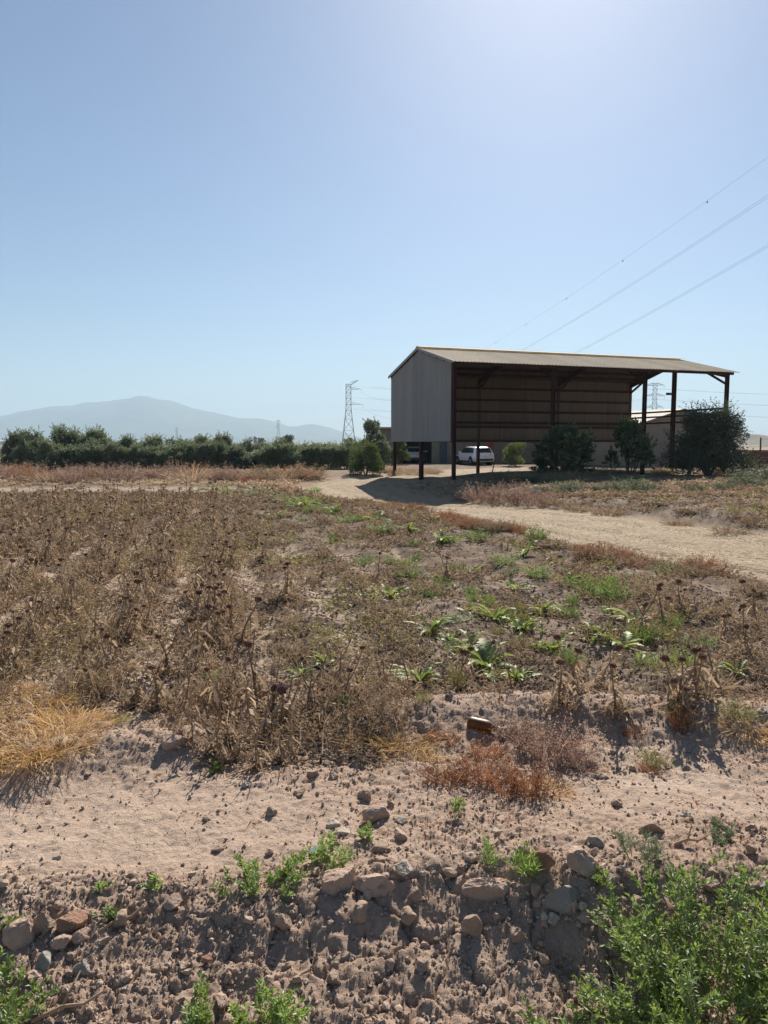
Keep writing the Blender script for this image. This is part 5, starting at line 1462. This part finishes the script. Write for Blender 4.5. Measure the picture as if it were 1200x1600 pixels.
rock((0.86, 2.87), 34*k, 20*k, 'grey', 'grey stone topping the blocky boulder', sink=.05)
rock((0.65, 2.54), 72*k, 48*k, 'grey', 'wide grey slab on the bank edge below the blocky boulder', dep=.5, rz=.05)
rock((1.16, 3.06), 56*k*1.1, 40*k, 'clod', 'large cracked brown lump on the right flat', dep=.6)
rock((0.57, 2.61), 24*k, 20*k, 'clod', 'small brown stone left of the grey slab')
rock((0.97, 2.82), 24*k, 12*k, 'pale', 'small white stone under the feathery herb')
rock((-1.15, 3.90), 48*k*1.4, 40*k*1.4, 'pink', 'half-buried pinkish boulder behind the left mound', dep=.7, rz=.2)
rock((-1.35, 2.89), 14*k, 14*k, 'pale', 'small white stone on the left mud flat')
rock((-1.62, 3.40), 12*k*1.2, 12*k, 'red', 'small dark stone alone on the upper left flat')
rock((-0.76, 2.78), 18*k, 16*k, 'pale', 'small pale stone among the left clods')
rock((-0.82, 2.50), 10*k, 12*k, 'pale', 'tiny white stone below the left clods')
rock((-0.61, 2.37), 18*k, 12*k, 'red', 'small ochre stone on the left face of the bank')
rock((-0.52, 2.29), 16*k, 16*k, 'clod', 'small round brown stone low on the bank face')
rock((1.41, 2.58), 26*k, 26*k, 'grey', 'grey stone at the right edge of the bank')
rock((1.10, 2.52), 26*k, 20*k, 'grey', 'grey stone poking from the bank above the big herb')
rock((1.43, 2.72), 14*k, 14*k, 'pale', 'tiny pale stone on the right bank top')
rock((0.58, 2.51), 18*k, 14*k, 'pale', 'small pale chip below the grey slab')
rock((-0.52, 2.21), 30*k, 20*k, 'pink', 'pinkish stone low between the bottom herb sprigs')
for px, w, h, lab in [((-0.79, 2.59), 40, 26, 'wide cracked clod left of the spreading herb'), ((-0.96, 2.53), 36, 26, 'rounded clod right of the left boulders'), ((0.31, 2.48), 40, 44, 'upright clod on the bank face below the triangular slab'), ((-0.74, 2.70), 26, 22, 'clod above the wide cracked clod'), ((-0.92, 2.79), 20, 18, 'small clod on the left flat edge'),
        ((-0.36, 3.66), 34, 28, 'brown clod below the dry hollow'), ((-0.26, 3.61), 30, 24, 'brown clod right of the first below the hollow'), ((-0.41, 3.47), 36, 22, 'flat clod at the right end of the left flat'), ((-0.09, 3.40), 38, 28, 'angular clod above the broad flat block'), ((0.03, 3.31), 26, 20, 'clod right above the broad flat block'), ((-0.52, 3.26), 26, 22, 'clod at the tip of the left flat'),
        ((0.77, 4.20), 24, 18, 'clod right of the bottle on the berm'), ((1.78, 4.04), 28, 20, 'clod on the right berm below the thin weed'), ((1.70, 4.10), 22, 16, 'clod left of the thin reddish weed'), ((-0.36, 2.47), 34, 30, 'clod on the upper bank face left of centre'), ((-0.09, 2.50), 40, 34, 'clod on the upper bank face at centre'), ((0.09, 2.53), 34, 28, 'clod on the upper bank face right of centre'), ((-0.17, 2.28), 26, 24, 'clod low on the bank face at centre'), ((0.81, 2.43), 34, 30, 'clod in the shaded face left of the big herb'), ((0.47, 2.45), 34, 30, 'clod on the shaded face under the grey slab'), ((1.21, 2.58), 30, 22, 'clod on the right rim of the bank'), ((1.32, 2.61), 24, 18, 'smaller clod on the right rim of the bank')]:
    rock(px, w * k, h * k, 'clod', lab, 'earth_clod', .35)

# loose crumbs of earth and grit: nobody could count them
OCT = (np.array([(1, 0, 0), (0, 1, 0), (-1, 0, 0), (0, -1, 0), (0, 0, 1), (0, 0, -1)], float), np.array([(0, 1, 4), (1, 2, 4), (2, 3, 4), (3, 0, 4), (1, 0, 5), (2, 1, 5), (3, 2, 5), (0, 3, 5)]))
def crumbs(n, ylo, yhi, smin, smax, sub, r, dens, pw=1.0):
    P = []
    while sum(len(p) for p in P) < n:
        m = n * 3; y = ylo + (yhi - ylo) * r.uniform(0, 1, m) ** pw; x = r.uniform(-1, 1, m) * (.58 * y + .3)
        kk = r.uniform(0, 1, m) < dens(x, y); P.append(np.stack([x[kk], y[kk]], 1))
    P = np.concatenate(P)[:n]
    V, F = ico(sub) if sub else OCT
    s = smin * (smax / smin) ** (r.uniform(0, 1, n) ** 2.4)
    jit = 1 + r.normal(0, .20, (n, len(V)))
    ax = r.uniform(.65, 1.25, (n, 1, 3)) * [1, 1, .8]
    a = r.uniform(0, 6.28, n); c_, s_ = np.cos(a), np.sin(a)
    W = V[None] * jit[..., None] * ax * s[:, None, None]
    W = np.stack([W[..., 0] * c_[:, None] - W[..., 1] * s_[:, None], W[..., 0] * s_[:, None] + W[..., 1] * c_[:, None], W[..., 2]], -1)
    z = hfull(P[:, 0], P[:, 1])
    W = W + np.column_stack([P, z + s * .30])[:, None]
    FF = (F[None] + (np.arange(n) * len(V))[:, None, None]).reshape(-1, 3)
    return W.reshape(-1, 3), FF, np.repeat(r.uniform(0, 1, n), len(V))
def m_crumb():
    t = NT('earth_crumb'); tv = t.attr('tint').outputs['Fac']
    c = t.mix(t.ramp(tv, .0, .85), (.30, .215, .162), (.42, .315, .24)); c = t.mix(t.ramp(tv, .93, .95), c, (.44, .38, .31))
    t.principled(c, .95, t.bump(t.noise(160, 4, t.pos()), .6, .004), spec=.1)
    return t.m
M_CRUMB = m_crumb()
cr = Geo()
rd = lambda x, y: np.clip(rough_mask(x, y) ** 1.5, .12, 1) * (.35 + 1.0 * sstep(.42, .62, fbm(x * 1.7, y * 1.7, 2, 88)))
V, F, T = crumbs(600, 2.0, 4.7, .008, .026, 1, r5, rd); cr.add(V, F, 0, T)
V, F, T = crumbs(20000, 2.0, 4.8, .003, .012, 0, r5, rd); cr.add(V, F, 0, T)
V, F, T = crumbs(9000, 1.95, 2.75, .003, .011, 0, r5, lambda x, y: .3 + .7 * sstep(.4, .6, fbm(x * 3, y * 3, 2, 89))); cr.add(V, F, 0, T)
V, F, T = crumbs(280, 1.95, 2.8, .009, .022, 1, r5, lambda x, y: .1 + .9 * sstep(.45, .6, fbm(x * 3, y * 3, 2, 90))); cr.add(V, F, 0, T * .8)
V, F, T = crumbs(7000, 4.6, 9.0, .008, .03, 0, r5, lambda x, y: np.full(x.shape, .7)); cr.add(V, F, 0, T * .5)
tag(cr.obj('earth_crumbs', M_CRUMB, None, False), 'loose crumbs of earth and grit over the bank', 'soil', kind='stuff')
# gravel on the road
n = 7000; k_ = r5.uniform(8, 38, n); j = k_.astype(int); f = (k_ - j)[:, None]
C = ROAD[j] * (1 - f) + ROAD[j + 1] * f; tt = unit(np.gradient(ROAD, axis=0))[j]; off = r5.uniform(-1, 1, n) * 2.1
Pg = C + np.stack([-tt[:, 1], tt[:, 0]], 1) * off[:, None]
V, F = OCT; s = r5.uniform(.004, .010, n)
W = V[None] * (1 + r5.normal(0, .2, (n, 6)))[..., None] * s[:, None, None] + np.column_stack([Pg, hbase(Pg[:, 0], Pg[:, 1]) + .004])[:, None]
gg = Geo().add(W.reshape(-1, 3), (F[None] + (np.arange(n) * 6)[:, None, None]).reshape(-1, 3), 0, np.repeat(r5.uniform(.45, .9, n), 6))
tag(gg.obj('road_gravel', M_CRUMB), 'loose gravel on the dirt road', 'gravel', kind='stuff')

# brown bottle lying on the mound
prof = [(0, .0), (.001, .018), (.005, .027), (.012, .0325), (.024, .0345), (.105, .0345), (.125, .032), (.150, .018), (.165, .014), (.205, .0125), (.207, .0145), (.222, .0145), (.222, .010)]
n_ = 24
V = [(x, q * math.cos(2 * math.pi * i / n_), q * math.sin(2 * math.pi * i / n_)) for x, q in prof for i in range(n_)]
F = [(a * n_ + i, a * n_ + (i + 1) % n_, (a + 1) * n_ + (i + 1) % n_, (a + 1) * n_ + i) for a in range(len(prof) - 1) for i in range(n_)]
t = NT('dusty_amber_glass'); nz = t.noise(22, 4, t.objco())
bt = t.principled((.21, .085, .018), t.math('ADD', t.math('MULTIPLY', nz, .35), .30), None, 0, .3, Transmission_Weight=.55, IOR=1.45)
bx, by = (0.59, 4.20)
bottle = thing('glass_bottle', 'dusty brown glass bottle lying on the low mound in mid picture', 'bottle', (bx, by, HF(bx, by) + .042), R(-18))
bo = Geo().add(V, F).obj('body', t.m, bottle, True); bo.location = (-.10, 0, 0); bo.scale = (1.05, 1.1, 1.1); bo.rotation_euler = (0, R(6), 0)
sx, sy = (-0.31, 2.87)
gs = tag(Geo().add([(0, 0, 0), (.10, .015, .01), (.09, .04, .02), (.01, .03, .015), (0, 0, .004), (.10, .015, .014), (.09, .04, .024), (.01, .03, .019)], [(3,2,1,0),(4,5,6,7),(0,1,5,4),(1,2,6,5),(2,3,7,6),(3,0,4,7)]).obj('glass_shard', m_plain('bluish_glass', (.22, .28, .31), .15, 0, .1, 5, .0, .6)),
         'bluish flat glass shard left of the upright herb', 'shard'); gs.location = (sx, sy, HF(sx, sy) + .008); gs.rotation_euler = (0, R(-8), R(-60))
# leaning stake under the shed
x, y = 5.6, 38.4
o = tag(Geo().add(*tube([(0, 0, -.1), (.10, .0, .45), (.24, .05, 1.05)], [.03, .028, .022], 6)).obj('wooden_stake', M_BARK), 'dark stake leaning in the shade under the shed', 'stake'); o.location = (x, y, HF(x, y))
# fallen twigs
for px, L, a, lab in [((-0.95, 2.52), .16, .5, 'bleached twig beside the left boulders'), ((-1.00, 2.18), .22, .3, 'dry twig at the bottom left by the herb'), ((-3.94, 7.67), .5, .6, 'fallen grey branch at the left edge of the field'), ((1.28, 2.92), .14, -.1, 'pale twig on the right bank')]:
    g = Geo(); p = np.array([[-L/2, 0, .01], [-.1*L, .06*L, .03], [.2*L, .02*L, .03], [L/2, .1*L, .05]]); g.add(*tube(p, np.linspace(.006, .003, 4) * (1 + L), 5)); g.add(*tube([p[1], p[1] + [.15*L, .2*L, .04], p[1] + [.22*L, .38*L, .05]], [.004, .003, .002], 4))
    o = tag(g.obj('fallen_twig', L_TAN), lab, 'twig'); o.location = (*px, HF(*px)); o.rotation_euler = (0, 0, a)
